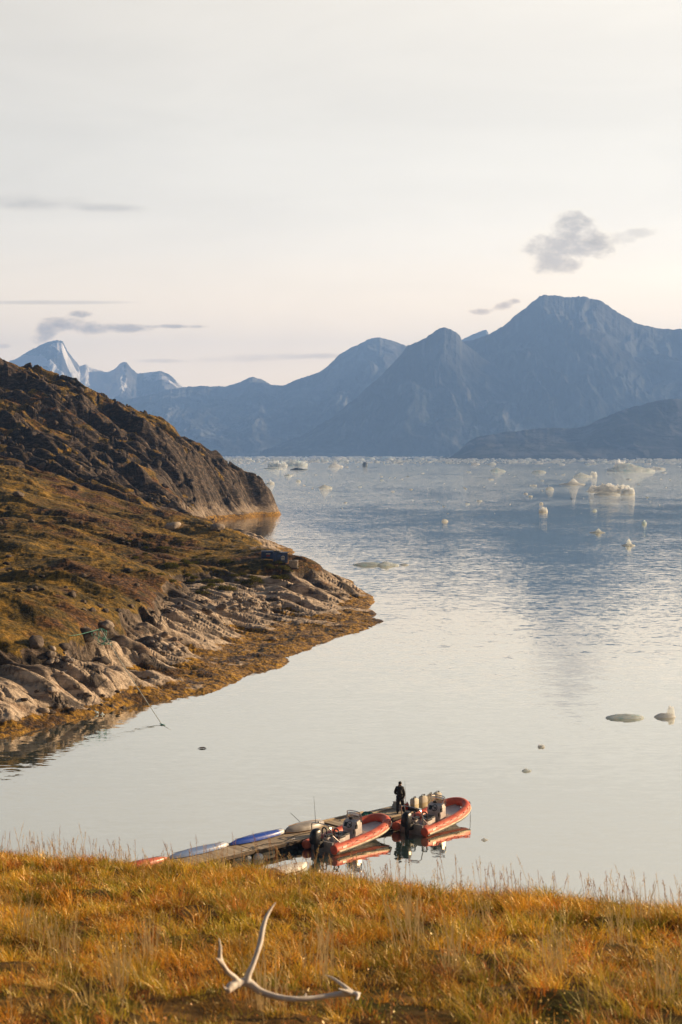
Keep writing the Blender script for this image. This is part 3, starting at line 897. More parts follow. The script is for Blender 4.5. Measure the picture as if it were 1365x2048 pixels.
def make_boat():
    root = empty("inflatable_boat", (0, 0, 0))
    path = boat_center()
    n = len(path)
    R0 = 0.245
    rad = [R0] * n
    for i, k in enumerate((0.30, 0.62, 0.80, 0.92, 0.98)):
        rad[i] = R0 * k; rad[n - 1 - i] = R0 * k
    MB().tube(path, rad, 20).build("tube", M_['red_rubber'], root, angle=60)
    # outward direction in plan
    outs = []
    for i, p in enumerate(path):
        a = path[max(i - 1, 0)]; b = path[min(i + 1, n - 1)]
        t = (b - a).normalized()
        outs.append(Vector((t.y, -t.x, 0)).normalized())
    rng = random.Random(3)

    def along(ang, off, i0, i1):
        ca, sa = math.cos(ang), math.sin(ang)
        return [path[i] + outs[i] * (rad[i] + off) * ca + Vector((0, 0, 1)) * (rad[i] + off) * sa for i in range(i0, i1)]
    MB().tube(along(-0.25, 0.008, 6, n - 6), 0.045, 8).build("rubbing_strake", M_['cream_rubber'], root)
    MB().tube(along(-0.62, 0.005, 4, n - 4), 0.040, 8).build("rubbing_strake", M_['black_rubber'], root)
    # scalloped grab line and its patches
    for side in (0, 1):
        rb = MB()
        for k in range(7):
            i0 = 12 + k * 5
            i1 = i0 + 5
            if side: i0, i1 = n - 1 - i1, n - 1 - i0
            a, b = along(0.62, 0.012, i0, i0 + 1)[0], along(0.62, 0.012, i1, i1 + 1)[0]
            lo = along(0.28, 0.010, (i0 + i1) // 2, (i0 + i1) // 2 + 1)[0]
            rb.tube(spline([a, a.lerp(lo, 0.75), lo, b.lerp(lo, 0.75), b], 3), 0.012, 5)
            MB().tube([a + Vector((-0.05, 0, 0)), a + Vector((0.05, 0, 0))], 0.026, 6).build("grab_patch", M_['red_dark'], root)
        rb.build("grab_line", M_['rope_red'], root)
    # glued seams round the collar
    for i in (14, 26, 38, n - 39, n - 27, n - 15):
        p0 = path[i]; tdir = (path[i + 1] - path[i]).normalized()
        MB().tube([p0 - tdir * 0.02, p0 + tdir * 0.02], rad[i] + 0.004, 20, caps=False).build("seam_tape", M_['red_dark'], root)
    for i in (n // 2 - 9, n // 2 + 8):
        q = along(0.35, 0.0, i, i + 3)
        MB().tube(q, [0.05, 0.06, 0.05], 6).build("tow_patch", M_['black_rubber'], root)
    # lettering patches by the stern are unreadable strokes of pale paint
    dm = MB()
    q = along(0.28, 0.004, 10, 11)[0]
    dm.box(q, (0.30, 0.012, 0.10))
    dm.build("stern_mark", M_['decal'], root)
    # hull
    st = [(-0.02, 0.78, 0.30, -0.16), (1.0, 0.80, 0.32, -0.2), (2.0, 0.80, 0.34, -0.18), (3.0, 0.76, 0.40, -0.10), (3.8, 0.62, 0.50, 0.06), (4.35, 0.40, 0.60, 0.25), (4.75, 0.06, 0.68, 0.46)]
    vs, fs = [], []
    for x, w, zt, zk in st:
        zm = zk + (zt - zk) * 0.45
        vs += [(x, -w, zt), (x, -w * 0.92, zm), (x, 0, zk), (x, w * 0.92, zm), (x, w, zt)]
    for i in range(len(st) - 1):
        for k in range(4):
            a = i * 5 + k
            fs.append((a, a + 1, a + 6, a + 5))
    fs.append((0, 1, 2, 3, 4)); fs.append((30, 31, 32, 33, 34))
    MB().add(vs, fs).build("hull", M_['grey_grp'], root)
    # deck and transom
    vs = [(0.02, -0.74, 0.20), (0.02, 0.74, 0.20), (2.0, -0.76, 0.22), (2.0, 0.76, 0.22), (3.2, -0.72, 0.27), (3.2, 0.72, 0.27), (3.25, -0.70, 0.46), (3.25, 0.70, 0.46), (4.0, -0.55, 0.53), (4.0, 0.55, 0.53), (4.6, -0.2, 0.62), (4.6, 0.2, 0.62)]
    fs = [(2 * i, 2 * i + 2, 2 * i + 3, 2 * i + 1) for i in range(5)]
    MB().add(vs, fs).build("deck", M_['white_grp'], root)
    tr = MB().box((0.0, 0, 0.33), (0.08, 1.42, 0.62), bev=0.02)
    tr.box((0.28, 0.0, 0.36), (0.5, 1.0, 0.26), bev=0.03)
    tr.build("transom", M_['grey_grp'], root)
    # console with dashboard sloping to the helm
    cx = 2.35
    prof = [(cx + 0.36, 0.22), (cx + 0.34, 1.16), (cx + 0.16, 1.24), (cx - 0.10, 1.16), (cx - 0.26, 0.86), (cx - 0.20, 0.66), (cx - 0.28, 0.22)]
    vs = [(x, y, z) for y in (-0.46, 0.40) for x, z in prof]
    m = len(prof)
    fs = [tuple(range(m)), tuple(range(2 * m - 1, m - 1, -1))] + [(i, (i + 1) % m, (i + 1) % m + m, i + m) for i in range(m)]
    cm = MB().add(vs, fs)
    con = cm.build("console", M_['white_grp'], root, smooth=False)
    bv = con.modifiers.new("bevel", 'BEVEL'); bv.width = 0.035; bv.segments = 3
    # dash plane: from (cx-0.10,1.16) to (cx-0.26,0.86)
    nrm = Vector((-0.30, 0, 0.16)).normalized()
    def dash(y, k, off):
        b = Vector((cx - 0.10, y, 1.16)).lerp(Vector((cx - 0.26, y, 0.86)), k)
        return b + nrm * off
    rot = nrm.to_track_quat('Z', 'Y').to_matrix().to_4x4()
    w = MB()
    Mx = Matrix.Translation(dash(-0.14, 0.55, 0.14)) @ rot
    w.torus((0, 0, 0), 0.165, 0.020, Mx)
    for a in (0.5, 2.6, 4.7):
        w.tube([Mx @ Vector((0, 0, -0.02)), Mx @ Vector((0.16 * math.cos(a), 0.16 * math.sin(a), 0))], 0.014, 6)
    w.tube([Mx @ Vector((0, 0, 0.01)), Mx @ Vector((0, 0, -0.15))], 0.03, 8)
    w.build("steering_wheel", M_['black_rubber'], con)
    s_ = MB(); s_.box((0, 0, 0), (0.17, 0.24, 0.02), Matrix.Translation(dash(0.20, 0.55, 0.02)) @ rot, bev=0.006)
    s_.build("screen", M_['screen'], con)
    g = MB()
    g.box((0, 0, 0), (0.12, 0.17, 0.10), Matrix.Translation((cx + 0.08, 0.08, 1.27)), bev=0.02)
    g.build("compass", M_['black_rubber'], con)
    g = MB()
    g.box((cx - 0.16, -0.49, 0.95), (0.14, 0.07, 0.2), bev=0.02)
    g.tube([(cx - 0.16, -0.54, 1.0), (cx - 0.24, -0.55, 1.2)], [0.02, 0.03], 8)
    g.build("throttle", M_['black_rubber'], con)
    # handset and cable under the dash
    g = MB().box((cx - 0.30, -0.40, 0.72), (0.05, 0.07, 0.22), bev=0.01)
    g.tube(spline([(cx - 0.29, -0.40, 0.6), (cx - 0.36, -0.38, 0.4), (cx - 0.27, -0.42, 0.28)], 5), 0.01, 5)
    g.build("radio", M_['black_rubber'], con)
    # windscreen and its frame
    f = MB()
    fp = [(cx + 0.30, 0.42, 1.10), (cx + 0.24, 0.43, 1.45), (cx + 0.19, 0.36, 1.60), (cx + 0.17, 0.0, 1.65), (cx + 0.19, -0.42, 1.60), (cx + 0.24, -0.49, 1.45), (cx + 0.30, -0.48, 1.10)]
    f.tube(spline(fp, 5), 0.026, 8)
    f.tube([(cx + 0.19, -0.46, 1.42), (cx - 0.12, -0.47, 1.22)], 0.012, 6)
    f.tube([(cx + 0.19, 0.41, 1.42), (cx - 0.12, 0.40, 1.22)], 0.012, 6)
    f.build("windscreen_frame", M_['steel'], root)
    f = MB()
    vs, fs = [], []
    for j, (zz, xx) in enumerate(((1.16, 0.30), (1.34, 0.26), (1.52, 0.22))):
        for i in range(9):
            y = -0.44 + 0.82 * i / 8
            vs.append((cx + xx + 0.05 * math.cos((y + .03) * 3.2) - 0.03, y, zz + (0.05 * math.cos((y + .03) * 3.4) if j == 2 else 0)))
    for j in range(2):
        for i in range(8):
            a = j * 9 + i
            fs.append((a, a + 1, a + 10, a + 9))
    o = f.add(vs, fs).build("windscreen", M_['perspex'], root)
    so = o.modifiers.new("solid", 'SOLIDIFY'); so.thickness = 0.006
    # bench box with black cushion ahead of the helm seats
    MB().box((1.62, -0.02, 0.42), (0.42, 0.62, 0.42), bev=0.03).build("seat_box", M_['white_grp'], root)
    MB().box((1.62, -0.02, 0.67), (0.44, 0.64, 0.10), bev=0.04).build("cushion", M_['cushion'], root)
    # two jockey seats with hoop backrests on ladder frames
    for (jx, jy) in ((1.02, -0.30), (0.86, 0.36)):
        js = MB().box((jx + 0.10, jy, 0.40), (0.46, 0.26, 0.40), bev=0.03).build("jockey_seat", M_['white_grp'], root)
        MB().box((jx + 0.12, jy, 0.65), (0.50, 0.27, 0.12), bev=0.05).build("cushion", M_['cushion'], js)
        fr = MB()
        for s2 in (-0.12, 0.12):
            fr.tube([(jx - 0.16, jy + s2, 0.24), (jx - 0.20, jy + s2, 0.86)], 0.014, 6)
        for zz in (0.45, 0.62, 0.78):
            fr.tube([(jx - 0.18, jy - 0.12, zz), (jx - 0.18, jy + 0.12, zz)], 0.012, 6)
        fr.build("seat_frame", M_['steel'], js)
        hp = [(jx - 0.20, jy - 0.13, 0.80), (jx - 0.22, jy - 0.15, 0.98), (jx - 0.22, jy - 0.08, 1.10), (jx - 0.22, jy + 0.08, 1.10), (jx - 0.22, jy + 0.15, 0.98), (jx - 0.20, jy + 0.13, 0.80)]
        MB().tube(spline(hp, 4), 0.040, 8).build("backrest", M_['cushion'], js)
    # steel arch over the stern
    ar = [(0.10, 0.66, 0.60), (0.02, 0.65, 1.0), (-0.06, 0.60, 1.40), (-0.10, 0.45, 1.52), (-0.11, 0.0, 1.54), (-0.10, -0.42, 1.52), (-0.06, -0.60, 1.40), (0.02, -0.70, 1.0), (0.10, -0.74, 0.60)]
    a = MB().tube(spline(ar, 6), 0.028, 8)
    a.tube([(0.02, 0.65, 1.0), (0.5, 0.72, 0.56)], 0.018, 6)
    a.tube([(0.02, -0.70, 1.0), (0.5, -0.78, 0.56)], 0.018, 6)
    ao = a.build("stern_arch", M_['steel'], root)
    MB().lathe([(0.03, 0.0), (0.05, 0.02), (0.05, 0.07), (0.02, 0.1)], 12, (-0.10, 0.10, 1.56)).build("light", M_['decal'], ao)
    MB().tube([(-0.10, 0.30, 1.5), (-0.11, 0.32, 2.2), (-0.14, 0.34, 2.9)], [0.014, 0.010, 0.006], 6).build("antenna", M_['rope_dark'], ao)
    # outboard engine
    en = MB()
    cp = [(-0.62, 0, 0.62), (-0.62, 0, 0.70), (-0.60, 0, 0.85), (-0.56, 0, 1.05), (-0.50, 0, 1.22), (-0.44, 0, 1.32), (-0.40, 0, 1.35)]
    prof = [(0.62, 0.40, 0.28, -0.50), (0.74, 0.52, 0.38, -0.50), (0.95, 0.56, 0.40, -0.48), (1.12, 0.54, 0.38, -0.45), (1.26, 0.46, 0.32, -0.42), (1.34, 0.30, 0.20, -0.40), (1.36, 0.10, 0.08, -0.39)]
    vs, fs = [], []
    nn = 20
    prof = [(z, lx * 1.12, ly * 1.15, xc - 0.03) for z, lx, ly, xc in prof]
    for z, lx, ly, xc in prof:
        for k in range(nn):
            a_ = 2 * math.pi * k / nn
            c_, s2 = math.cos(a_), math.sin(a_)
            e = 0.62
            vs.append((xc + 0.5 * lx * math.copysign(abs(c_) ** e, c_), 0.5 * ly * math.copysign(abs(s2) ** e, s2), z))
    for i in range(len(prof) - 1):
        for k in range(nn):
            k2 = (k + 1) % nn
            fs.append((i * nn + k, i * nn + k2, (i + 1) * nn + k2, (i + 1) * nn + k))
    fs.append(tuple(range(nn - 1, -1, -1))); fs.append(tuple((len(prof) - 1) * nn + k for k in range(nn)))
    eo = en.add(vs, fs).build("outboard_engine", M_['black_gloss'], root)
    lg = MB()
    lg.tube([(-0.46, 0, 0.66), (-0.46, 0, 0.2), (-0.48, 0, -0.2)], [0.15, 0.12, 0.09], 12, flat=(0.6, 1.0))
    lg.box((-0.48, 0, 0.02), (0.42, 0.24, 0.03), bev=0.01)
    lg.box((-0.18, 0, 0.52), (0.34, 0.30, 0.34), bev=0.03)
    lg.box((-0.08, 0.0, 0.70), (0.14, 0.34, 0.08), bev=0.02)
    lg.build("engine_leg", M_['black_rubber'], eo)
    for s2 in (-1, 1):
        MB().box((-0.47, 0.196 * s2, 1.05), (0.26, 0.01, 0.045)).build("engine_mark", M_['decal'], eo)
    # hoses, fuel tank and a bucket in the stern
    h = MB()
    h.tube(spline([(-0.12, 0.10, 0.75), (0.05, 0.25, 0.72), (0.3, 0.3, 0.52), (0.55, 0.2, 0.4)], 5), 0.028, 6)
    h.tube(spline([(-0.14, -0.06, 0.78), (0.05, -0.2, 0.74), (0.32, -0.35, 0.5)], 5), 0.02, 6)
    h.build("engine_hose", M_['black_rubber'], root)
    MB().box((0.52, -0.58, 0.36), (0.42, 0.26, 0.26), bev=0.05).build("fuel_tank", M_['red_rubber'], root)
    return root


def build_boats():
    b1 = make_boat()
    b1.location = (-0.95, 75.9, -0.09)
    b1.rotation_euler = (math.radians(-1.0), math.radians(-1.2), math.radians(50.5))
    b2 = copy_tree(b1)
    b2.location = (3.75, 79.5, -0.09)
    b2.scale = (0.97, 1.0, 1.0)
    b2.rotation_euler = (math.radians(0.8), math.radians(-1.6), math.radians(53.0))
    G = "red inflatable boats moored along the floating dock"
    tag(b1, "red inflatable boat with outboard engine half hidden behind the golden grass", "boat", G)
    tag(b2, "red inflatable boat beside the standing person and the pale fuel cans", "boat", G)
    # bow line of the outer boat hanging into the water
    o = MB().tube(spline([(7.05, 83.2, 0.80), (7.12, 82.9, 0.55), (7.13, 82.75, 0.2), (7.12, 82.7, -0.3)], 5), 0.014, 6).build("bow_rope", M_['rope_dark'])
    tag(o, "dark rope hanging from the bow of the outer red boat into the water", "rope")
    p = [(2.45, 79.6, 0.85), (2.3, 80.4, 0.55), (2.6, 81.1, 0.5)]
    o = MB().tube(spline(p, 5), 0.014, 6).build("mooring_rope", M_['rope_pale'])
    tag(o, "pale mooring rope tying the inner red boat's bow to the dock", "rope")


build_boats()

# ------------------------------------------------------------------ floating dock
DA = math.radians(43.0)
DU = Vector((math.cos(DA), math.sin(DA), 0))
DN = Vector((-math.sin(DA), math.cos(DA), 0))
D0 = Vector((-3.09, 75.6, 0))      # a point on the near edge


def dk(s, n, z=0.45):
    p = D0 + DU * s + DN * n
    return Vector((p.x, p.y, z))


def build_dock():
    m, t = mat_new("weathered_planks")
    tc = t.n('ShaderNodeTexCoord').outputs['Object']
    geo = t.n('ShaderNodeNewGeometry')
    rp = geo.outputs['Random Per Island']
    gr = t.noise(t.n('ShaderNodeMapping', {'Vector': tc, 'Scale': (14, 1.2, 3)}).outputs[0], 3, 5, 0.6)
    c = t.ramp(t.math('ADD', t.math('MULTIPLY', rp, 0.5), t.math('MULTIPLY', gr, 0.5)), [(0.15, (0.30, 0.235, 0.165)), (0.5, (0.48, 0.39, 0.28)), (0.85, (0.62, 0.53, 0.41))])
    mat_out(t, t.n('ShaderNodeBsdfPrincipled', {'Base Color': c, 'Roughness': 0.8, 'Normal': t.n('ShaderNodeBump', {'Height': gr, 'Strength': 0.4, 'Distance': 0.01}).outputs[0]}).outputs[0])
    M_['planks'] = m
    M_['beam'] = simple_mat("dark_timber", (0.085, 0.06, 0.042), 0.85, var=0.35, scale=3, bump=0.4)
    M_['float'] = simple_mat("dark_float", (0.03, 0.03, 0.03), 0.7, var=0.3)
    root = empty("floating_dock", dk(3, 0.95, 0), DA, "long weathered timber floating dock carrying kayaks, fuel cans and a person", "dock")
    Mi = Matrix.Rotation(-DA, 4, 'Z') @ Matrix.Translation(-Vector((root.location.x, root.location.y, 0)))
    rng = random.Random(5)
    # local frame: x along the dock, y across; near edge at y=-0.95
    secs = [(-14.2, -7.9), (-7.82, -1.62), (-1.54, 4.6), (4.68, 9.95)]
    for k, (a, b) in enumerate(secs):
        tilt = (0.0, 0.015, -0.012, 0.02)[k]
        pl = MB()
        x = a - 3
        e = b - 3
        while x + 0.12 <= e + 1e-6:
            w = 0.118
            dz = rng.uniform(-0.004, 0.004)
            pl.box((x + w / 2, rng.uniform(-0.01, 0.01), 0.43 + dz + tilt), (w - 0.012, 1.86, 0.035), bev=0.004)
            x += 0.123
        pl.build("deck_planks", M_['planks'], root, smooth=False)
        bm_ = MB()
        for y in (-0.955, 0.955):
            bm_.box(((a + b) / 2 - 3, y, 0.36 + tilt), (b - a - 0.03, 0.05, 0.17), bev=0.01)
        for xx in (a - 3 + 0.02, b - 3 - 0.02):
            bm_.box((xx, 0, 0.35 + tilt), (0.06, 1.84, 0.12))
        bm_.build("edge_beam", M_['beam'], root)
        fm = MB()
        nfl = 4
        for i in range(nfl):
            xc = a - 3 + (i + 0.5) * (b - a) / nfl
            fm.box((xc, 0, 0.12), ((b - a) / nfl * 0.72, 1.7, 0.34), bev=0.05)
        fm.build("float", M_['float'], root)
    # raised kerb rails on the outer part
    rl = MB()
    rl.box((1.9, 0.90, 0.52), (5.4, 0.09, 0.09), bev=0.012)
    rl.box((4.4, -0.86, 0.50), (4.6, 0.10, 0.07), bev=0.012)
    rl.box((4.6, 0.45, 0.50), (4.2, 0.07, 0.06), bev=0.012)
    rl.build("kerb_rail", M_['planks'], root)
    for x in (-8.5, -5.2, -2.0, 1.2, 4.1):
        for y in (-0.84,):
            cl = MB()
            cl.tube([(x - 0.13, y, 0.53), (x + 0.13, y, 0.53)], 0.018, 6)
            cl.box((x, y, 0.49), (0.07, 0.04, 0.08))
            cl.build("cleat", M_['steel'], root)
    fd = MB().tube([(7.0, -0.95, 0.5), (7.0, 0.95, 0.5)], 0.10, 10).build("end_fender", M_['black_rubber'], root)
    # rope lying along the deck
    o = MB().tube(spline([dk(-1.9, 0.15, 0.47), dk(-0.6, 0.5, 0.465), dk(0.4, 0.2, 0.465), dk(1.8, 0.75, 0.47), dk(3.2, 0.55, 0.465)], 8), 0.016, 6).build("deck_rope", M_['rope_dark'])
    tag(o, "thin dark rope lying loose along the dock planks by the kayaks", "rope")


build_dock()


def kayak(name, a, b, width, h, mat_top, mat_low, label, z0=0.45, rock=0.0, tips=None, flipped=True, cat="kayak", group="kayaks lying along the dock"):
    a = Vector(a); b = Vector(b)
    L = (b - a).length
    mid = (a + b) / 2
    rz = math.atan2(b.y - a.y, b.x - a.x)
    root = empty(name, (mid.x, mid.y, z0), rz, label, cat, group)
    N, K = 28, 20
    def shell(lo, hi, off=0.0):
        vs, fs = [], []
        ks = np.linspace(lo, hi, K // 2 + 1)
        for i in range(N + 1):
            u = -1 + 2 * i / N
            w = width / 2 * max(0.02, (1 - abs(u) ** 2.3)) ** 0.75 + off
            hh = h * (0.5 + 0.5 * max(0.0, (1 - u ** 2)) ** 0.5) * (1 - 0.25 * abs(u) ** 6) + off
            lift = 0.0 if flipped else 0.10 * abs(u) ** 3
            for k in ks:
                an = math.pi * k
                y = w * math.cos(an)
                z = hh * math.sin(an) ** (0.75 if w > 0.05 else 1.0) if math.sin(an) > 0 else -0.15 * h * abs(math.sin(an))
                vs.append((u * L / 2, y, z + lift + 0.01 + 0.16 * h))
        m = len(ks)
        for i in range(N):
            for j in range(m - 1):
                p = i * m + j
                fs.append((p, p + 1, p + m + 1, p + m))
        return vs, fs
    vs, fs = shell(0.0, 1.0)
    up = MB().add(vs, fs).build("hull", mat_top, root)
    vs, fs = shell(1.0, 2.0)
    lw = MB().add(vs, fs).build("deck", mat_low, root)
    MB().tube([(-L / 2 - 0.02, 0, 0.24 * h + 0.03), (-L / 2 + 0.10, 0, 0.5 * h)], 0.02, 6).build("carry_handle", M_['black_rubber'], root)
    MB().tube([(L / 2 + 0.02, 0, 0.24 * h + 0.03), (L / 2 - 0.10, 0, 0.5 * h)], 0.02, 6).build("carry_handle", M_['black_rubber'], root)
    MB().tube([(-L * 0.42, 0, h * 0.93 + 0.2 * h * 0.8), (0, 0, h * 1.18), (L * 0.42, 0, h * 0.93 + 0.2 * h * 0.8)], 0.012, 6).build("keel_strip", mat_low, root)
    return root


def two_tone(name, c1, c2, x0, x1, rough=0.35):
    m, t = mat_new(name)
    tc = t.n('ShaderNodeTexCoord').outputs['Object']
    x = t.n('ShaderNodeSeparateXYZ', {0: tc}).outputs[0]
    nz = t.noise(tc, 3, 4, 0.6)
    f = t.smooth(t.math('ADD', x, t.math('MULTIPLY', t.math('SUBTRACT', nz, 0.5), 0.6)), x0, x1)
    c = t.mix(f, (*c1, 1), (*c2, 1))
    c = t.mix(t.math('MULTIPLY', t.smooth(nz, 0.5, 0.75), 0.3), c, (0.5, 0.5, 0.5, 1))
    mat_out(t, t.n('ShaderNodeBsdfPrincipled', {'Base Color': c, 'Roughness': rough, 'Coat Weight': 0.2}).outputs[0])
    return m


def build_dock_things():
    blue = two_tone("blue_plastic", (0.018, 0.07, 0.42), (0.62, 0.62, 0.62), 1.1, 1.55)
    pale = two_tone("pale_blue_plastic", (0.16, 0.24, 0.46), (0.60, 0.60, 0.66), 0.9, 1.6)
    redk = two_tone("red_plastic", (0.40, 0.045, 0.03), (0.55, 0.14, 0.09), -0.5, 1.5)
    grey = simple_mat("grey_plastic", (0.36, 0.34, 0.33), 0.4, var=0.2, scale=2)
    ylw = two_tone("yellow_plastic", (0.50, 0.26, 0.05), (0.75, 0.68, 0.58), 0.5, 1.0)
    dkb = simple_mat("dark_blue_plastic", (0.03, 0.05, 0.12), 0.5)
    kayak("kayak", dk(-2.05, 1.42), dk(1.72, 1.50), 0.62, 0.27, blue, dkb, "bright blue kayak with a white tip upturned on the dock")
    kayak("kayak", dk(-5.85, 1.45), dk(-2.15, 1.45), 0.62, 0.27, pale, dkb, "pale blue kayak between the red kayak and the bright blue kayak")
    kayak("kayak", dk(-9.75, 1.38), dk(-5.95, 1.42), 0.62, 0.28, redk, dkb, "red kayak at the grassy end of the dock")
    kayak("kayak", dk(1.60, 1.42), dk(4.25, 1.35), 0.86, 0.34, grey, ylw, "wide grey and yellow kayak lying beside the antenna of the inner boat")
    o = MB()
    o.tube([dk(2.9, 1.55, 0.70), dk(2.55, 2.1, 1.25)], 0.013, 6)
    o = o.build("fishing_rod", M_['rope_dark'])
    tag(o, "thin dark rod leaning out over the grey and yellow kayak", "rod")
    # pale fuel cans
    canm, t = mat_new("translucent_can")
    tc = t.n('ShaderNodeTexCoord').outputs['Object']
    z = t.n('ShaderNodeSeparateXYZ', {0: tc}).outputs[2]
    nz = t.noise(tc, 4, 4, 0.6)
    c = t.mix(t.smooth(z, 0.28, 0.36), (0.58, 0.49, 0.31, 1), (0.70, 0.65, 0.54, 1))
    c = t.mix(t.smooth(nz, 0.45, 0.7), c, (0.64, 0.57, 0.44, 1))
    mat_out(t, t.n('ShaderNodeBsdfPrincipled', {'Base Color': c, 'Roughness': 0.45, 'Subsurface Weight': 0.2, 'Subsurface Radius': (0.05, 0.04, 0.02)}).outputs[0])
    cans = [((4.06, 82.95), 1.0, 0.1, "pale fuel can nearest the standing person, black cap"),
            ((4.56, 83.30), 1.08, -0.1, "tall pale fuel can, second from the standing person"),
            ((5.02, 83.95), 1.0, 0.2, "pale fuel can behind the outer boat's console, third in the row"),
            ((5.42, 84.35), 1.0, -0.15, "pale fuel can at the outer end of the row on the dock")]
    first = None
    for (x, y), sc, r, lab in cans:
        if first is None:
            first = empty("fuel_can", (x, y, 0.45))
            b = MB().box((0, 0, 0.30), (0.40, 0.34, 0.60), bev=0.05)
            b.box((0, 0, 0.615), (0.30, 0.24, 0.05), bev=0.02)
            bo = b.build("can_body", canm, first)
            MB().tube(spline([(-0.12, 0, 0.62), (-0.10, 0, 0.70), (0.06, 0, 0.70), (0.08, 0, 0.62)], 4), 0.016, 6).build("handle", M_['black_rubber'], first)
            MB().lathe([(0.045, 0.62), (0.045, 0.69), (0.03, 0.70)], 14, (0.14, 0.06, 0)).build("cap", M_['black_rubber'], first)
            MB().lathe([(0.03, 0.62), (0.03, 0.67)], 10, (-0.14, -0.07, 0)).build("cap", M_['black_rubber'], first)
            o = first
        else:
            o = copy_tree(first)
        o.location = (x, y, 0.45)
        o.rotation_euler = (0, 0, DA + r)
        o.scale = (1, 1, sc)
        tag(o, lab, "fuel can", "pale fuel cans standing on the dock")
    # red jerrycan, clear box, teal net by the person
    r = empty("jerrycan", (3.62, 82.9, 0.45), DA + 0.3, "small red jerrycan on the dock just right of the person's legs", "jerrycan")
    MB().box((0, 0, 0.18), (0.26, 0.16, 0.36), bev=0.03).build("can_body", simple_mat("red_can", (0.55, 0.05, 0.03), 0.4), r)
    MB().tube(spline([(-0.09, 0, 0.36), (-0.06, 0, 0.42), (0.05, 0, 0.42), (0.08, 0, 0.36)], 4), 0.014, 6).build("handle", M_['red_rubber'], r)
    MB().lathe([(0.03, 0.36), (0.03, 0.42)], 10, (0.105, 0, 0)).build("cap", M_['black_rubber'], r)
    r = empty("storage_box", (3.18, 83.1, 0.45), DA + 0.15, "pale grey plastic box on the dock behind the person's legs", "box")
    gb = simple_mat("pale_plastic", (0.45, 0.46, 0.44), 0.4, var=0.25, scale=5)
    MB().box((0, 0, 0.20), (0.52, 0.36, 0.40), bev=0.03).build("box_body", gb, r)
    MB().box((0, 0, 0.42), (0.55, 0.39, 0.05), bev=0.015).build("lid", grey, r)
    MB().box((0.262, 0, 0.24), (0.02, 0.16, 0.10)).build("label_plate", simple_mat("teal_label", (0.05, 0.22, 0.2), 0.5), r)
    # net: heaped strands
    rng = random.Random(9)
    nm = MB()
    c = dk(7.2, 1.15, 0.45)
    for k in range(70):
        pts = []
        a0 = rng.uniform(0, 6.28)
        p = Vector((rng.gauss(0, 0.30), rng.gauss(0, 0.14), 0))
        for q in range(6):
            rr = Vector((p.x / 0.62, p.y / 0.30, 0)).length
            top = 0.26 * max(0.05, 1 - rr * rr)
            pts.append(Vector((p.x, p.y, max(0.02, top * rng.uniform(0.55, 1.1)))))
            a0 += rng.uniform(-0.9, 0.9)
            p = p + Vector((math.cos(a0) * 0.11, math.sin(a0) * 0.08, 0))
        nm.tube(spline(pts, 3), rng.uniform(0.012, 0.03), 5)
    teal = simple_mat("teal_net", (0.02, 0.20, 0.17), 0.8, var=0.5, scale=9)
    o = nm.build("fishing_net", teal)
    o.location = c; o.rotation_euler = (0, 0, DA)
    tag(o, "heap of teal fishing net on the dock left of the person", "net")
    # white floats at the near side of the dock
    fl = simple_mat("white_float", (0.75, 0.72, 0.68), 0.45)
    for (x, y, s, lab) in ((496, 1716, 0.20, "round white float by the near dock edge, left one of two"), (517, 1714, 0.26, "larger white float by the near dock edge, beside the round one")):
        p = P(x, y, 0.10)
        r = empty("float_buoy", (p.x, p.y, 0.08), 0.3, lab, "float", "white floats beside the dock")
        MB().lathe([(s * math.sin(a) * (1.0) + 0.002, -s * 0.8 * math.cos(a)) for a in np.linspace(0, math.pi, 12)], 18).build("float_body", fl, r)
        MB().torus((0, 0, s * 0.85), 0.04, 0.012, n=12, m=6).build("eye", M_['black_rubber'], r)
    # white skiff half sunk in view behind the grass
    p = P(584, 1731, 0.2)
    r = empty("dinghy", (p.x, p.y, 0.0), DA, "white upturned dinghy half hidden by grass below the dock edge", "dinghy")
    N = 16
    vs, fs = [], []
    for i in range(N + 1):
        u = i / N
        w = 0.55 * (1 - (max(0, u - 0.45) / 0.55) ** 2.2)
        for k in range(9):
            an = math.pi * k / 8
            vs.append((u * 2.0 - 1.0, w * 0.8 * math.cos(an), 0.24 * math.sin(an) ** 0.6 * (1 - 0.5 * max(0, u - .6)) + 0.02))
    for i in range(N):
        for k in range(8):
            a = i * 9 + k
            fs.append((a, a + 1, a + 10, a + 9))
    fs.append(tuple(range(9)))
    MB().add(vs, fs).build("hull", fl, r)
    MB().tube([(-0.9, 0, 0.265), (0.6, 0, 0.25)], 0.02, 6).build("keel", grey, r)


build_dock_things()


# ------------------------------------------------------------------ the person
def skin_obj(name, verts, edges, radii, mat, parent, sub=2, root=0):
    me = bpy.data.meshes.new(name)
    me.from_pydata(verts, edges, [])
    me.materials.append(mat)
    o = link(bpy.data.objects.new(name, me), parent)
    sk = o.modifiers.new("skin", 'SKIN')
    sk.use_smooth_shade = True
    lay = me.skin_vertices[0].data if me.skin_vertices else None
    if lay is None:
        # the layer is made through bmesh
        bm = bmesh.new(); bm.from_mesh(me)
        bm.verts.layers.skin.verify()
        bm.to_mesh(me); bm.free()
        lay = me.skin_vertices[0].data
    for i, r in enumerate(radii):
        lay[i].radius = r if hasattr(r, '__len__') else (r, r)
        lay[i].use_root = (i == root)
    ss = o.modifiers.new("sub", 'SUBSURF'); ss.levels = sub; ss.render_levels = sub
    return o


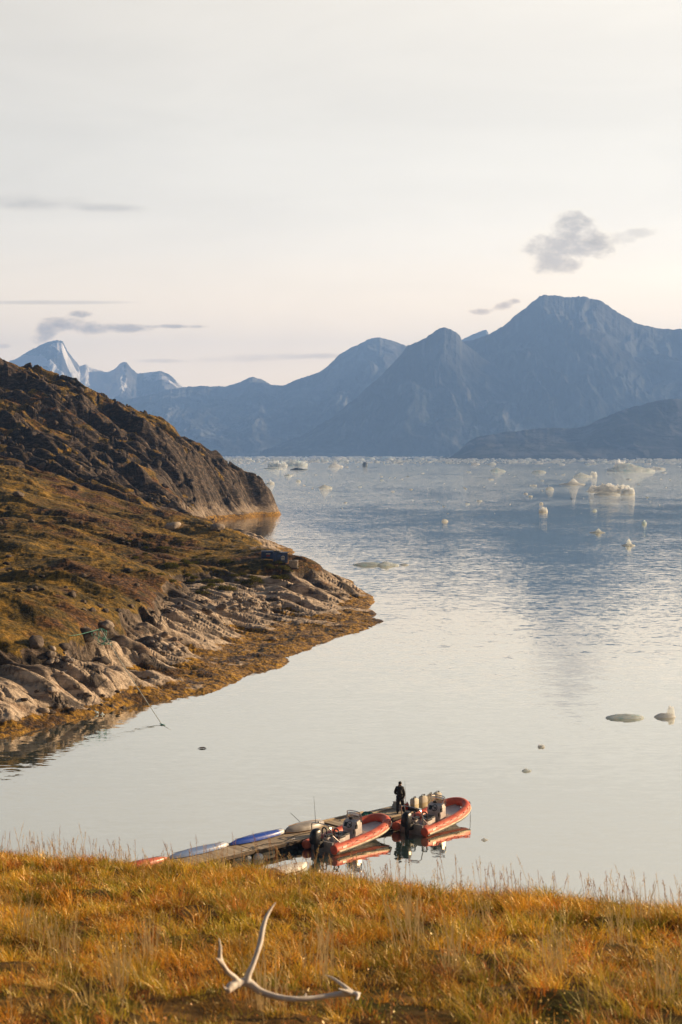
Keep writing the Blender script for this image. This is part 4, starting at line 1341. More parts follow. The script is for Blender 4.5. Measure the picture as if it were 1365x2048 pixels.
def build_person():
    skin = simple_mat("skin", (0.42, 0.25, 0.17), 0.55, var=0.1)
    jac = simple_mat("black_jacket", (0.014, 0.013, 0.013), 0.75, var=0.4, scale=8, bump=0.5)
    trs = simple_mat("dark_trousers", (0.016, 0.019, 0.026), 0.8, var=0.3, scale=10, bump=0.4)
    hairm = simple_mat("dark_hair", (0.020, 0.014, 0.011), 0.7, var=0.3, scale=40)
    shoe = simple_mat("dark_shoe", (0.02, 0.018, 0.016), 0.6)
    root = empty("person", (3.22, 81.98, 0.4655), math.radians(4),
                 "person in black jacket and dark trousers standing on the dock, back turned, looking down", "person")
    # joints: x right, y away (facing), z up
    V = [(0.0, 0, 0.93), (-0.005, 0.0, 1.10), (-0.02, 0.01, 1.28), (-0.02, 0.0, 1.42), (-0.01, 0.02, 1.50), (0.005, 0.04, 1.57), (0.012, 0.05, 1.645), (0.012, 0.045, 1.70),
         (-0.17, 0.0, 1.41), (-0.27, 0.02, 1.15), (-0.17, 0.20, 1.02),
         (0.145, 0.0, 1.40), (0.215, -0.02, 1.13), (0.245, 0.07, 0.89),
         (-0.09, 0, 0.88), (-0.11, 0.03, 0.49), (-0.13, 0, 0.10),
         (0.09, 0, 0.88), (0.175, 0.05, 0.49), (0.245, 0.0, 0.10),
         (-0.14, 0.14, 0.04), (0.27, 0.13, 0.04),
         (-0.145, 0.255, 1.00), (0.252, 0.09, 0.825)]
    E = [(0, 1), (1, 2), (2, 3), (3, 4), (4, 5), (5, 6), (6, 7), (3, 8), (8, 9), (9, 10), (3, 11), (11, 12), (12, 13), (0, 14), (14, 15), (15, 16), (0, 17), (17, 18), (18, 19), (16, 20), (19, 21), (10, 22), (13, 23)]
    Rr = [(0.13, 0.10), (0.125, 0.10), (0.15, 0.105), (0.12, 0.09), (0.06, 0.06), (0.062, 0.065), (0.085, 0.098), (0.07, 0.085),
          0.06, 0.046, 0.03, 0.06, 0.046, 0.03, (0.085, 0.085), 0.058, 0.04, (0.085, 0.085), 0.058, 0.04, 0.035, 0.035, (0.036, 0.018), (0.018, 0.036)]
    Rr = [tuple(q * 1.22 for q in r) if hasattr(r, '__len__') else r * 1.3 for r in Rr]
    body = skin_obj("body", V, E, Rr, skin, root)
    # fingers and thumbs, each its own short bent chain rooted in the palm
    def hand(base, fwd, side, nrm, name):
        base, fwd, side, nrm = Vector(base), Vector(fwd).normalized(), Vector(side).normalized(), Vector(nrm).normalized()
        mb = MB()
        for k, L in enumerate((0.070, 0.080, 0.074, 0.058)):
            s = (k - 1.5) * 0.020
            p0 = base + side * s
            p1 = p0 + fwd * L * 0.45 + nrm * 0.006
            p2 = p1 + fwd * L * 0.32 + nrm * 0.018
            p3 = p2 + fwd * L * 0.18 + nrm * 0.022
            mb.tube([p0 - fwd * 0.02, p0, p1, p2, p3], [0.0095, 0.0095, 0.009, 0.0082, 0.006], 7)
        t0 = base - fwd * 0.055 - side * 0.026
        mb.tube([t0, t0 + fwd * 0.022 - side * 0.018 + nrm * 0.012, t0 + fwd * 0.048 - side * 0.020 + nrm * 0.024], [0.012, 0.0105, 0.008], 7)
        mb.build(name, skin, body)
    hand((0.254, 0.098, 0.800), (0.03, 0.12, -1), (0, -1, -0.1), (-1, 0.1, 0), "fingers")
    hand((-0.138, 0.285, 0.995), (0.55, 0.75, -0.25), (0.0, -0.2, -1), (0.75, -0.55, 0), "fingers")
    # face: nose, ears, mouth, eyes
    fm = MB()
    fm.tube([(0.018, 0.135, 1.655), (0.020, 0.162, 1.622), (0.019, 0.142, 1.612)], [0.009, 0.014, 0.010], 8)
    for s in (-1, 1):
        fm.tube([(0.012 + s * 0.083, 0.04, 1.655), (0.012 + s * 0.094, 0.028, 1.64), (0.012 + s * 0.085, 0.035, 1.61)], [0.012, 0.016, 0.009], 8, flat=(0.5, 1))
    fm.build("nose_and_ears", skin, body)
    em = MB()
    for s in (-1, 1):
        em.lathe([(0.001, -0.01), (0.009, -0.006), (0.011, 0), (0.009, 0.006), (0.001, 0.01)], 10, (0.018 + s * 0.032, 0.128, 1.655))
    em.tube([(-0.006, 0.133, 1.583), (0.018, 0.140, 1.580), (0.042, 0.133, 1.583)], [0.003, 0.006, 0.003], 6)
    em.build("eyes_and_mouth", hairm, body)
    # hair: cap over the back and top
    vs, fs = [], []
    n, mrows = 20, 9
    for j in range(mrows):
        ph = math.radians(2 + j * 14)
        for k in range(n):
            th = 2 * math.pi * k / n
            sy = math.sin(th)
            lim = ph if sy < 0.2 else ph * (1 - 0.45 * min(1, (sy - 0.2) / 0.6))
            x = 0.098 * math.sin(lim) * math.cos(th); y = 0.112 * math.sin(lim) * sy; z = 0.098 * math.cos(lim)
            vs.append((0.012 + x, 0.042 + y, 1.66 + z))
    for j in range(mrows - 1):
        for k in range(n):
            k2 = (k + 1) % n
            fs.append((j * n + k, j * n + k2, (j + 1) * n + k2, (j + 1) * n + k))
    fs.append(tuple(range(n)))
    MB().add(vs, fs).build("hair", hairm, root)
    # jacket
    jv = [V[0], V[1], V[2], V[3], (-0.012, 0.02, 1.485), V[8], V[9], (-0.182, 0.185, 1.03), V[11], V[12], (0.243, 0.06, 0.915), (0.0, 0, 0.84)]
    je = [(0, 1), (1, 2), (2, 3), (3, 4), (3, 5), (5, 6), (6, 7), (3, 8), (8, 9), (9, 10), (0, 11)]
    jr = [(0.165, 0.125), (0.155, 0.12), (0.185, 0.13), (0.14, 0.105), 0.068, 0.082, 0.066, 0.046, 0.082, 0.066, 0.046, (0.16, 0.125)]
    skin_obj("jacket", jv, je, [tuple(q * 1.28 for q in r) if hasattr(r, '__len__') else r * 1.32 for r in jr], jac, root)
    tv = [(0, 0, 0.95), V[14], V[15], (-0.13, 0.0, 0.05), V[17], V[18], (0.247, 0.0, 0.05)]
    te = [(0, 1), (1, 2), (2, 3), (0, 4), (4, 5), (5, 6)]
    skin_obj("trousers", tv, te, [(0.15, 0.12), (0.105, 0.11), 0.082, 0.066, (0.105, 0.11), 0.082, 0.066], trs, root)
    for q in root.children:
        if q.name.startswith('trousers'):
            for sv in q.data.skin_vertices[0].data: sv.radius = (sv.radius[0] * 1.25, sv.radius[1] * 1.25)
    for x, r in ((-0.135, 0.05), (0.262, -0.15)):
        s = MB()
        s.tube([(x, -0.09, 0.045), (x, -0.04, 0.05), (x + 0.005, 0.06, 0.045), (x + 0.01, 0.15, 0.032), (x + 0.01, 0.185, 0.026)], [0.036, 0.048, 0.048, 0.042, 0.022], 12, flat=(1, 0.9))
        s.build("shoe", shoe, root)
    return root


build_person()

# ------------------------------------------------------------------ things on the headland
def on_ground(px, py, d0=96, d1=520, n=1700):
    """first point of the headland on the line of sight through (px, py)"""
    d = np.linspace(d0, d1, n)
    x = (px - CX) / F * d
    z = CAMZ - (py - HY) / F * d
    g = ground_h(x, d)
    hit = np.nonzero(z <= g)[0]
    if len(hit) == 0: return None
    i = hit[0]
    return Vector((x[i], d[i], g[i]))


def rock_mesh(name, seed, mat, squash=0.7, rough=0.25, sub=3):
    bm = bmesh.new()
    bmesh.ops.create_icosphere(bm, subdivisions=sub, radius=1.0)
    rng = np.random.RandomState(seed)
    co = np.array([v.co[:] for v in bm.verts])
    planes = rng.normal(size=(9, 3)); planes /= np.linalg.norm(planes, axis=1)[:, None]
    offs = rng.uniform(0.62, 0.95, 9)
    for p, o in zip(planes, offs):
        dd = co @ p - o
        co = co - np.where(dd > 0, dd, 0)[:, None] * p[None, :] * 0.9
    nn = fbm(co[:, 0] * 1.7 + seed, co[:, 1] * 1.7 + co[:, 2] * 1.1, 3, 0.5, seed)
    co = co * (1 + rough * nn)[:, None]
    co[:, 2] *= squash
    for v, c in zip(bm.verts, co): v.co = c
    me = bpy.data.meshes.new(name)
    bm.to_mesh(me); bm.free()
    me.polygons.foreach_set('use_smooth', np.ones(len(me.polygons), dtype=bool))
    me.materials.append(mat)
    return me


def rock_mat(name, stops):
    m, t = mat_new(name)
    pos = t.n('ShaderNodeNewGeometry').outputs['Position']
    oi = t.n('ShaderNodeObjectInfo').outputs['Random']
    n = t.noise(pos, 3.0, 6, 0.65)
    c = t.ramp(t.math('ADD', t.math('MULTIPLY', n, 0.8), t.math('MULTIPLY', oi, 0.3)), stops)
    mat_out(t, t.n('ShaderNodeBsdfPrincipled', {'Base Color': c, 'Roughness': 0.85, 'Specular IOR Level': 0.2, 'Normal': t.n('ShaderNodeBump', {'Height': n, 'Strength': 0.6, 'Distance': 0.1}).outputs[0]}).outputs[0])
    return m


def build_rocks():
    rng = random.Random(21)
    pale = rock_mat("boulder_granite", [(0.3, (0.07, 0.058, 0.05)), (0.5, (0.22, 0.18, 0.15)), (0.8, (0.46, 0.39, 0.33))])
    dark = rock_mat("boulder_dark", [(0.3, (0.02, 0.018, 0.017)), (0.55, (0.075, 0.06, 0.052)), (0.85, (0.2, 0.16, 0.13))])
    protos = {True: [rock_mesh("rock", 31 + i, pale, rng.uniform(0.55, 0.8)) for i in range(6)],
              False: [rock_mesh("rock", 61 + i, dark, rng.uniform(0.55, 0.8)) for i in range(5)]}

    def put(px, py, size, is_pale, label, group=None, sink=0.25, name="rock", k=None):
        p = on_ground(px, py)
        if p is None: return None
        me = rng.choice(protos[is_pale]) if k is None else protos[is_pale][k]
        o = link(bpy.data.objects.new(name, me))
        s = size
        o.scale = (s * rng.uniform(0.85, 1.25), s * rng.uniform(0.8, 1.1), s * rng.uniform(0.8, 1.1))
        o.rotation_euler = (rng.uniform(-0.3, 0.3), rng.uniform(-0.3, 0.3), rng.uniform(0, 6.28))
        o.location = (p.x, p.y, p.z + s * 0.7 * (0.5 - sink))
        tag(o, label, "rock", group)
        return o
    # single boulders that stand out
    put(172, 1275, 1.0, False, "big dark flat-topped boulder at the foot of the turf bank with the green mooring rope", k=0)
    put(72, 1290, 0.8, False, "broad dark boulder left of the mooring boulder, under the turf bank", k=1)
    put(128, 1298, 0.6, False, "reddish dark boulder wedged just left of the mooring boulder", k=2)
    put(203, 1325, 0.8, False, "wide dark rock slab below the mooring boulder", k=3, sink=0.5)
    put(215, 1262, 0.8, True, "smooth pale boulder just right of the mooring boulder", k=1)
    put(103, 1313, 0.42, True, "small pale boulder lying on the slab left of the mooring rocks", k=2)
    put(443, 1219, 0.62, True, "pale block at the left end of the cobble pile below the green shrubs", k=3)
    put(545, 1280, 0.38, True, "lone rounded pale stone at the edge of the seaweed near the point", k=4)
    put(345, 1057, 1.5, True, "pale angular boulder high on the turf near the inlet", k=5)
    put(435, 1058, 1.2, True, "pale boulder on the skyline above the inlet", k=0)
    put(330, 1275, 0.45, True, "pale rounded stone topmost in the cobble cluster above the seaweed", k=1)
    put(105, 1392, 0.45, True, "grey stone among the seaweed at the lower left shore", k=4)
    put(88, 1424, 0.42, True, "pale pointed stone by the waterline at the lower left shore", k=5)
    put(103, 1428, 0.35, False, "dark round stone by the waterline at the lower left shore", k=4)
    # cobble pockets and loose stones
    def cluster(n, x0, x1, y0, y1, s0, s1, is_pale, label, group):
        for _ in range(n):
            put(rng.uniform(x0, x1), rng.uniform(y0, y1), rng.uniform(s0, s1), is_pale, label, group)
    cluster(34, 440, 560, 1196, 1222, 0.16, 0.42, True, "pale cobble in the pile below the green shrubs", "cobbles piled below the shrubs")
    cluster(26, 300, 375, 1272, 1312, 0.16, 0.40, True, "rounded cobble in the pocket of slabs above the seaweed", "cobbles in the pocket of slabs")
    cluster(14, 95, 150, 1300, 1350, 0.15, 0.36, True, "small stone among the slabs at the left of the shore", "stones among the left slabs")
    cluster(16, 30, 250, 1375, 1425, 0.12, 0.32, False, "dark stone lying in the seaweed at low tide", "stones lying in the seaweed")
    cluster(34, 0, 480, 1040, 1200, 0.22, 0.55, False, "dark weathered stone poking out of the turf slope", "stones on the turf slope")
    cluster(22, 150, 420, 1200, 1235, 0.15, 0.40, False, "small dark stone along the broken edge of the turf", "stones along the turf edge")
    cluster(26, 0, 420, 760, 1000, 0.6, 1.5, False, "dark boulder on the craggy hillside", "boulders on the craggy hillside")


build_rocks()


def leaf_cloud(n, rx, ry, rz, size, rng, seed=0):
    """many small leaves spread through a lumpy crown standing on z=0"""
    c = rng.normal(size=(n, 3)); c /= np.linalg.norm(c, axis=1)[:, None]
    r = rng.uniform(0.35, 1.0, n) ** 0.6
    lum = 1 + 0.45 * fbm(c[:, 0] * 2 + seed, c[:, 1] * 2 + c[:, 2], 2, 0.5, seed)
    p = c * (r * lum)[:, None]
    p = p * np.array([rx, ry, rz]); p[:, 2] = np.abs(p[:, 2])
    a = rng.normal(size=(n, 3)); a /= np.linalg.norm(a, axis=1)[:, None]
    b = np.cross(a, rng.normal(size=(n, 3))); b /= np.linalg.norm(b, axis=1)[:, None]
    s = size * rng.uniform(0.6, 1.3, n)[:, None]
    V = np.stack([p - a * s, p - b * s * 0.5, p + a * s, p + b * s * 0.5], 1).reshape(-1, 3)
    q = np.arange(n * 4).reshape(-1, 4)
    return V, q


def build_shrubs():
    rng = np.random.RandomState(8)
    m, t = mat_new("willow_leaves")
    pos = t.n('ShaderNodeNewGeometry')
    c = t.ramp(t.math('ADD', t.math('MULTIPLY', pos.outputs['Random Per Island'], 0.7), t.math('MULTIPLY', t.noise(pos.outputs['Position'], 1.5, 2), 0.4)),
               [(0.2, (0.03, 0.035, 0.010)), (0.5, (0.085, 0.095, 0.022)), (0.8, (0.20, 0.17, 0.035))])
    d = t.n('ShaderNodeBsdfDiffuse', {'Color': c})
    tr = t.n('ShaderNodeBsdfTranslucent', {'Color': c})
    mat_out(t, t.n('ShaderNodeMixShader', {0: 0.35, 1: d.outputs[0], 2: tr.outputs[0]}).outputs[0])
    wood = simple_mat("shrub_stem", (0.06, 0.04, 0.03), 0.9)
    pm = []
    for k in range(4):
        V, q = leaf_cloud(1500, 1.0, 0.9, 0.7, 0.07, rng, k)
        o = mesh_np("leaves", V, quads=q, mat=m, smooth=False)
        pm.append(o.data); bpy.data.objects.remove(o)
    sm = MB()
    for k in range(6):
        a = k * 1.05
        sm.tube(spline([(0, 0, -0.1), (0.2 * math.cos(a), 0.2 * math.sin(a), 0.2), (0.6 * math.cos(a), 0.5 * math.sin(a), 0.45)], 3), [0.03] * 3 + [0.02] * 3 + [0.01], 5)
    so = sm.build("stem", wood); sme = so.data; bpy.data.objects.remove(so)
    spots = [(452, 1180, 1.2, "tallest green willow shrub above the cobble pile"), (420, 1165, 1.0, "")]
    r2 = random.Random(4)
    for _ in range(34):
        spots.append((r2.uniform(330, 590), r2.uniform(1120, 1190), r2.uniform(0.5, 1.05), ""))
    for _ in range(12):
        spots.append((r2.uniform(250, 420), r2.uniform(1080, 1150), r2.uniform(0.4, 0.7), ""))
    for x, y, s, lab in spots:
        if y > 1150 + (600 - x) * 0.22: y -= 20
        p = on_ground(x, y)
        if p is None: continue
        root = empty("willow_shrub", (p.x, p.y, p.z - 0.05), r2.uniform(0, 6.28), lab or "low green willow shrub in the thicket on the turf above the slabs", "shrub", "low shrubs on the slope above the slabs")
        root.scale = (s * 1.2, s * 1.0, s * r2.uniform(0.6, 0.9))
        link(bpy.data.objects.new("leaves", r2.choice(pm)), root)
        link(bpy.data.objects.new("stem", sme), root)


build_shrubs()


def build_camp():
    blue = simple_mat("blue_steel", (0.022, 0.06, 0.17), 0.5, var=0.3, scale=2)
    dark = simple_mat("dark_steel", (0.03, 0.03, 0.032), 0.6, var=0.3)
    white = simple_mat("white_paint", (0.62, 0.62, 0.6), 0.6, var=0.15, scale=9)
    redp = simple_mat("red_paint", (0.4, 0.07, 0.06), 0.6)
    tank = simple_mat("grey_tank", (0.42, 0.36, 0.30), 0.6, var=0.25, scale=3)
    steel = simple_mat("galvanised_wire", (0.34, 0.28, 0.22), 0.5, metal=0.4)

    def container(px, py, w, d, h, rz, label, logo):
        p = on_ground(px, py)
        root = empty("storage_container", (p.x, p.y, p.z - 0.12), rz, label, "container", "blue containers on the headland")
        MB().box((0, 0, h / 2), (w, d, h), bev=0.02).build("body", blue, root)
        rb = MB()
        n = int(w / 0.3)
        for i in range(n + 1):
            x = -w / 2 + w * i / n
            rb.box((x, -d / 2 - 0.025, h / 2), (0.06, 0.05, h - 0.2))
        rb.box((0, -d / 2 - 0.03, h - 0.05), (w + 0.06, 0.08, 0.09)); rb.box((0, -d / 2 - 0.03, 0.06), (w + 0.06, 0.08, 0.1))
        rb.build("rib_frame", blue, root)
        lid = MB().box((0, 0, h + 0.04), (w + 0.08, d + 0.08, 0.07), bev=0.02).build("lid", blue, root)
        MB().tube([(-0.2, -d / 2 - 0.06, h + 0.02), (0.2, -d / 2 - 0.06, h + 0.02)], 0.02, 6).build("handle", dark, lid)
        lg = MB()
        y = -d / 2 - 0.055
        if logo == 1:      # small white arch over three bars
            pts = [(0.30 + 0.22 * math.cos(a), y, h * 0.55 + 0.22 * math.sin(a)) for a in np.linspace(0, math.pi, 9)]
            for a, b in zip(pts[:-1], pts[1:]): lg.tube([a, b], 0.035, 4)
            lg.box((0.30, y, h * 0.47), (0.50, 0.012, 0.09)); lg.box((0.30, y, h * 0.34), (0.50, 0.012, 0.07)); lg.box((0.30, y, h * 0.62), (0.18, 0.012, 0.12))
            lg.build("white_emblem", white, root)
        else:
            lg.box((0.05, y, h * 0.72), (0.6, 0.012, 0.14)); lg.build("white_label", white, root)
            MB().box((0.05, y, h * 0.45), (0.5, 0.012, 0.18)).build("red_label", redp, root)
        return root
    container(561, 1124, 1.85, 1.3, 1.35, 0.12, "dark blue container with a white arched emblem on the skyline of the point", 1)
    container(536, 1116, 1.7, 1.2, 1.0, 0.05, "lower dark blue container with a white and red label, left of the other one", 2)
    p = on_ground(561, 1124)
    o = MB().lathe([(0.2, 0), (0.50, 0.02), (0.54, 0.10), (0.50, 0.18), (0.2, 0.2)], 24, (0, 0, 0)).build("tyre", dark)
    o.location = (p.x - 0.45, p.y + 0.1, p.z - 0.12 + 1.43)
    tag(o, "black tyre lying on top of the higher blue container", "tyre")
    # caged tank
    p = on_ground(588, 1141)
    r = empty("caged_tank", (p.x, p.y, p.z - 0.05), -0.1, "grey plastic tank in a wire cage right of the blue containers", "tank")
    w, d, h = 1.18, 1.0, 1.12
    MB().box((0, 0, 0.16 + (h - 0.16) / 2), (w - 0.08, d - 0.08, h - 0.16), bev=0.06).build("tank_body", tank, r)
    MB().box((0, 0, 0.06), (w, d, 0.12)).build("pallet", dark, r)
    cg = MB()
    for k in range(7):
        x = -w / 2 + w * k / 6
        for y in (-d / 2, d / 2): cg.tube([(x, y, 0.12), (x, y, h)], 0.014, 5)
        y2 = -d / 2 + d * k / 6
        for x2 in (-w / 2, w / 2): cg.tube([(x2, y2, 0.12), (x2, y2, h)], 0.014, 5)
    for k in range(5):
        z = 0.14 + (h - 0.14) * k / 4
        cg.tube([(-w / 2, -d / 2, z), (w / 2, -d / 2, z), (w / 2, d / 2, z), (-w / 2, d / 2, z)], 0.014, 5, closed=True)
    cg.build("wire_cage", steel, r)
    MB().lathe([(0.2, 0), (0.2, 0.05), (0.1, 0.07)], 14, (0, 0, h - 0.02)).build("cap", dark, r)
    # wire panel lying against the slab
    a = on_ground(598, 1147); b = on_ground(626, 1156)
    pm = MB()
    L = (b - a).length; u = (b - a).normalized()
    up = Vector((0.1, 0.35, 0.9)).normalized()
    H = 0.95
    for k in range(11):
        q = a + u * L * k / 10
        pm.tube([q, q + up * H], 0.012, 5)
    for k in range(5):
        q = a + up * H * k / 4
        pm.tube([q, q + u * L], 0.012, 5)
    o = pm.build("wire_panel", steel)
    tag(o, "rusty wire mesh panel leaning on the pale slab beside the caged tank", "mesh panel")


build_camp()


def build_mooring():
    a = on_ground(197, 1285)
    a = a + Vector((0.4, -1.2, 1.3))
    w = P(325, 1450)
    pts = []
    for i in range(25):
        t = i / 24
        q = a.lerp(w, t); q.z -= 0.12 * math.sin(math.pi * t) * (1 - t * 0.3)
        pts.append(q)
    e = P(405, 1497); e.z = -0.15
    mb = MB().tube(pts + [w.lerp(e, 0.3) + Vector((0, 0, 0.012)), w.lerp(e, 0.7) + Vector((0, 0, 0.008)), e], 0.030, 6)
    o = mb.build("mooring_line", M_['rope_pale'])
    tag(o, "pale green mooring line running from the dark boulder down into the water", "rope")
    k = MB().tube([w + Vector((-0.2, 0.2, 0.06)), w + Vector((0, 0, 0.03)), w + Vector((0.22, -0.15, 0.01))], [0.03, 0.06, 0.03], 6).build("rope_knot", M_['rope_green'], o)
    rng = random.Random(2)
    mb = MB()
    for i in range(9):
        p0 = a + Vector((rng.uniform(-0.2, 0.1), rng.uniform(-0.2, 0.2), rng.uniform(-0.1, 0.1)))
        mb.tube(spline([p0, p0 + Vector((rng.uniform(-0.9, 0.6), rng.uniform(-0.8, 0), rng.uniform(-0.5, -0.2))), p0 + Vector((rng.uniform(-0.2, 1.3), rng.uniform(-1.5, -0.6), rng.uniform(-1.3, -0.9))), p0 + Vector((rng.uniform(0.2, 1.2), rng.uniform(-1.3, -0.3), rng.uniform(-1.5, -0.4)))], 5), 0.022, 5)
    bigp = on_ground(160, 1276)
    mb.tube(spline([a, bigp + Vector((-0.4, -1.7, 0.35)), bigp + Vector((-1.5, -0.9, 0.9))], 6), 0.022, 5)
    o = mb.build("rope_tangle", M_['rope_green'])
    tag(o, "tangle of teal green rope hanging round the mooring boulder", "rope")
    p = P(405, 1497)
    mb = MB()
    for i in range(14):
        a_ = i * 0.45
        mb.tube(spline([(0, 0, 0.03), (0.16 * math.cos(a_), 0.2 * math.sin(a_), 0.07), (0.34 * math.cos(a_ + .2) * rng.uniform(.7, 1.2), 0.4 * math.sin(a_ + .2), 0.0)], 3), [0.04, 0.04, 0.035, 0.03, 0.02, 0.015, 0.01], 5, flat=(1, 0.35))
    o = mb.build("seaweed_clump", simple_mat("dark_seaweed", (0.05, 0.025, 0.010), 0.6))
    o.location = p
    tag(o, "small dark seaweed clump floating at the end of the mooring line", "seaweed")


build_mooring()


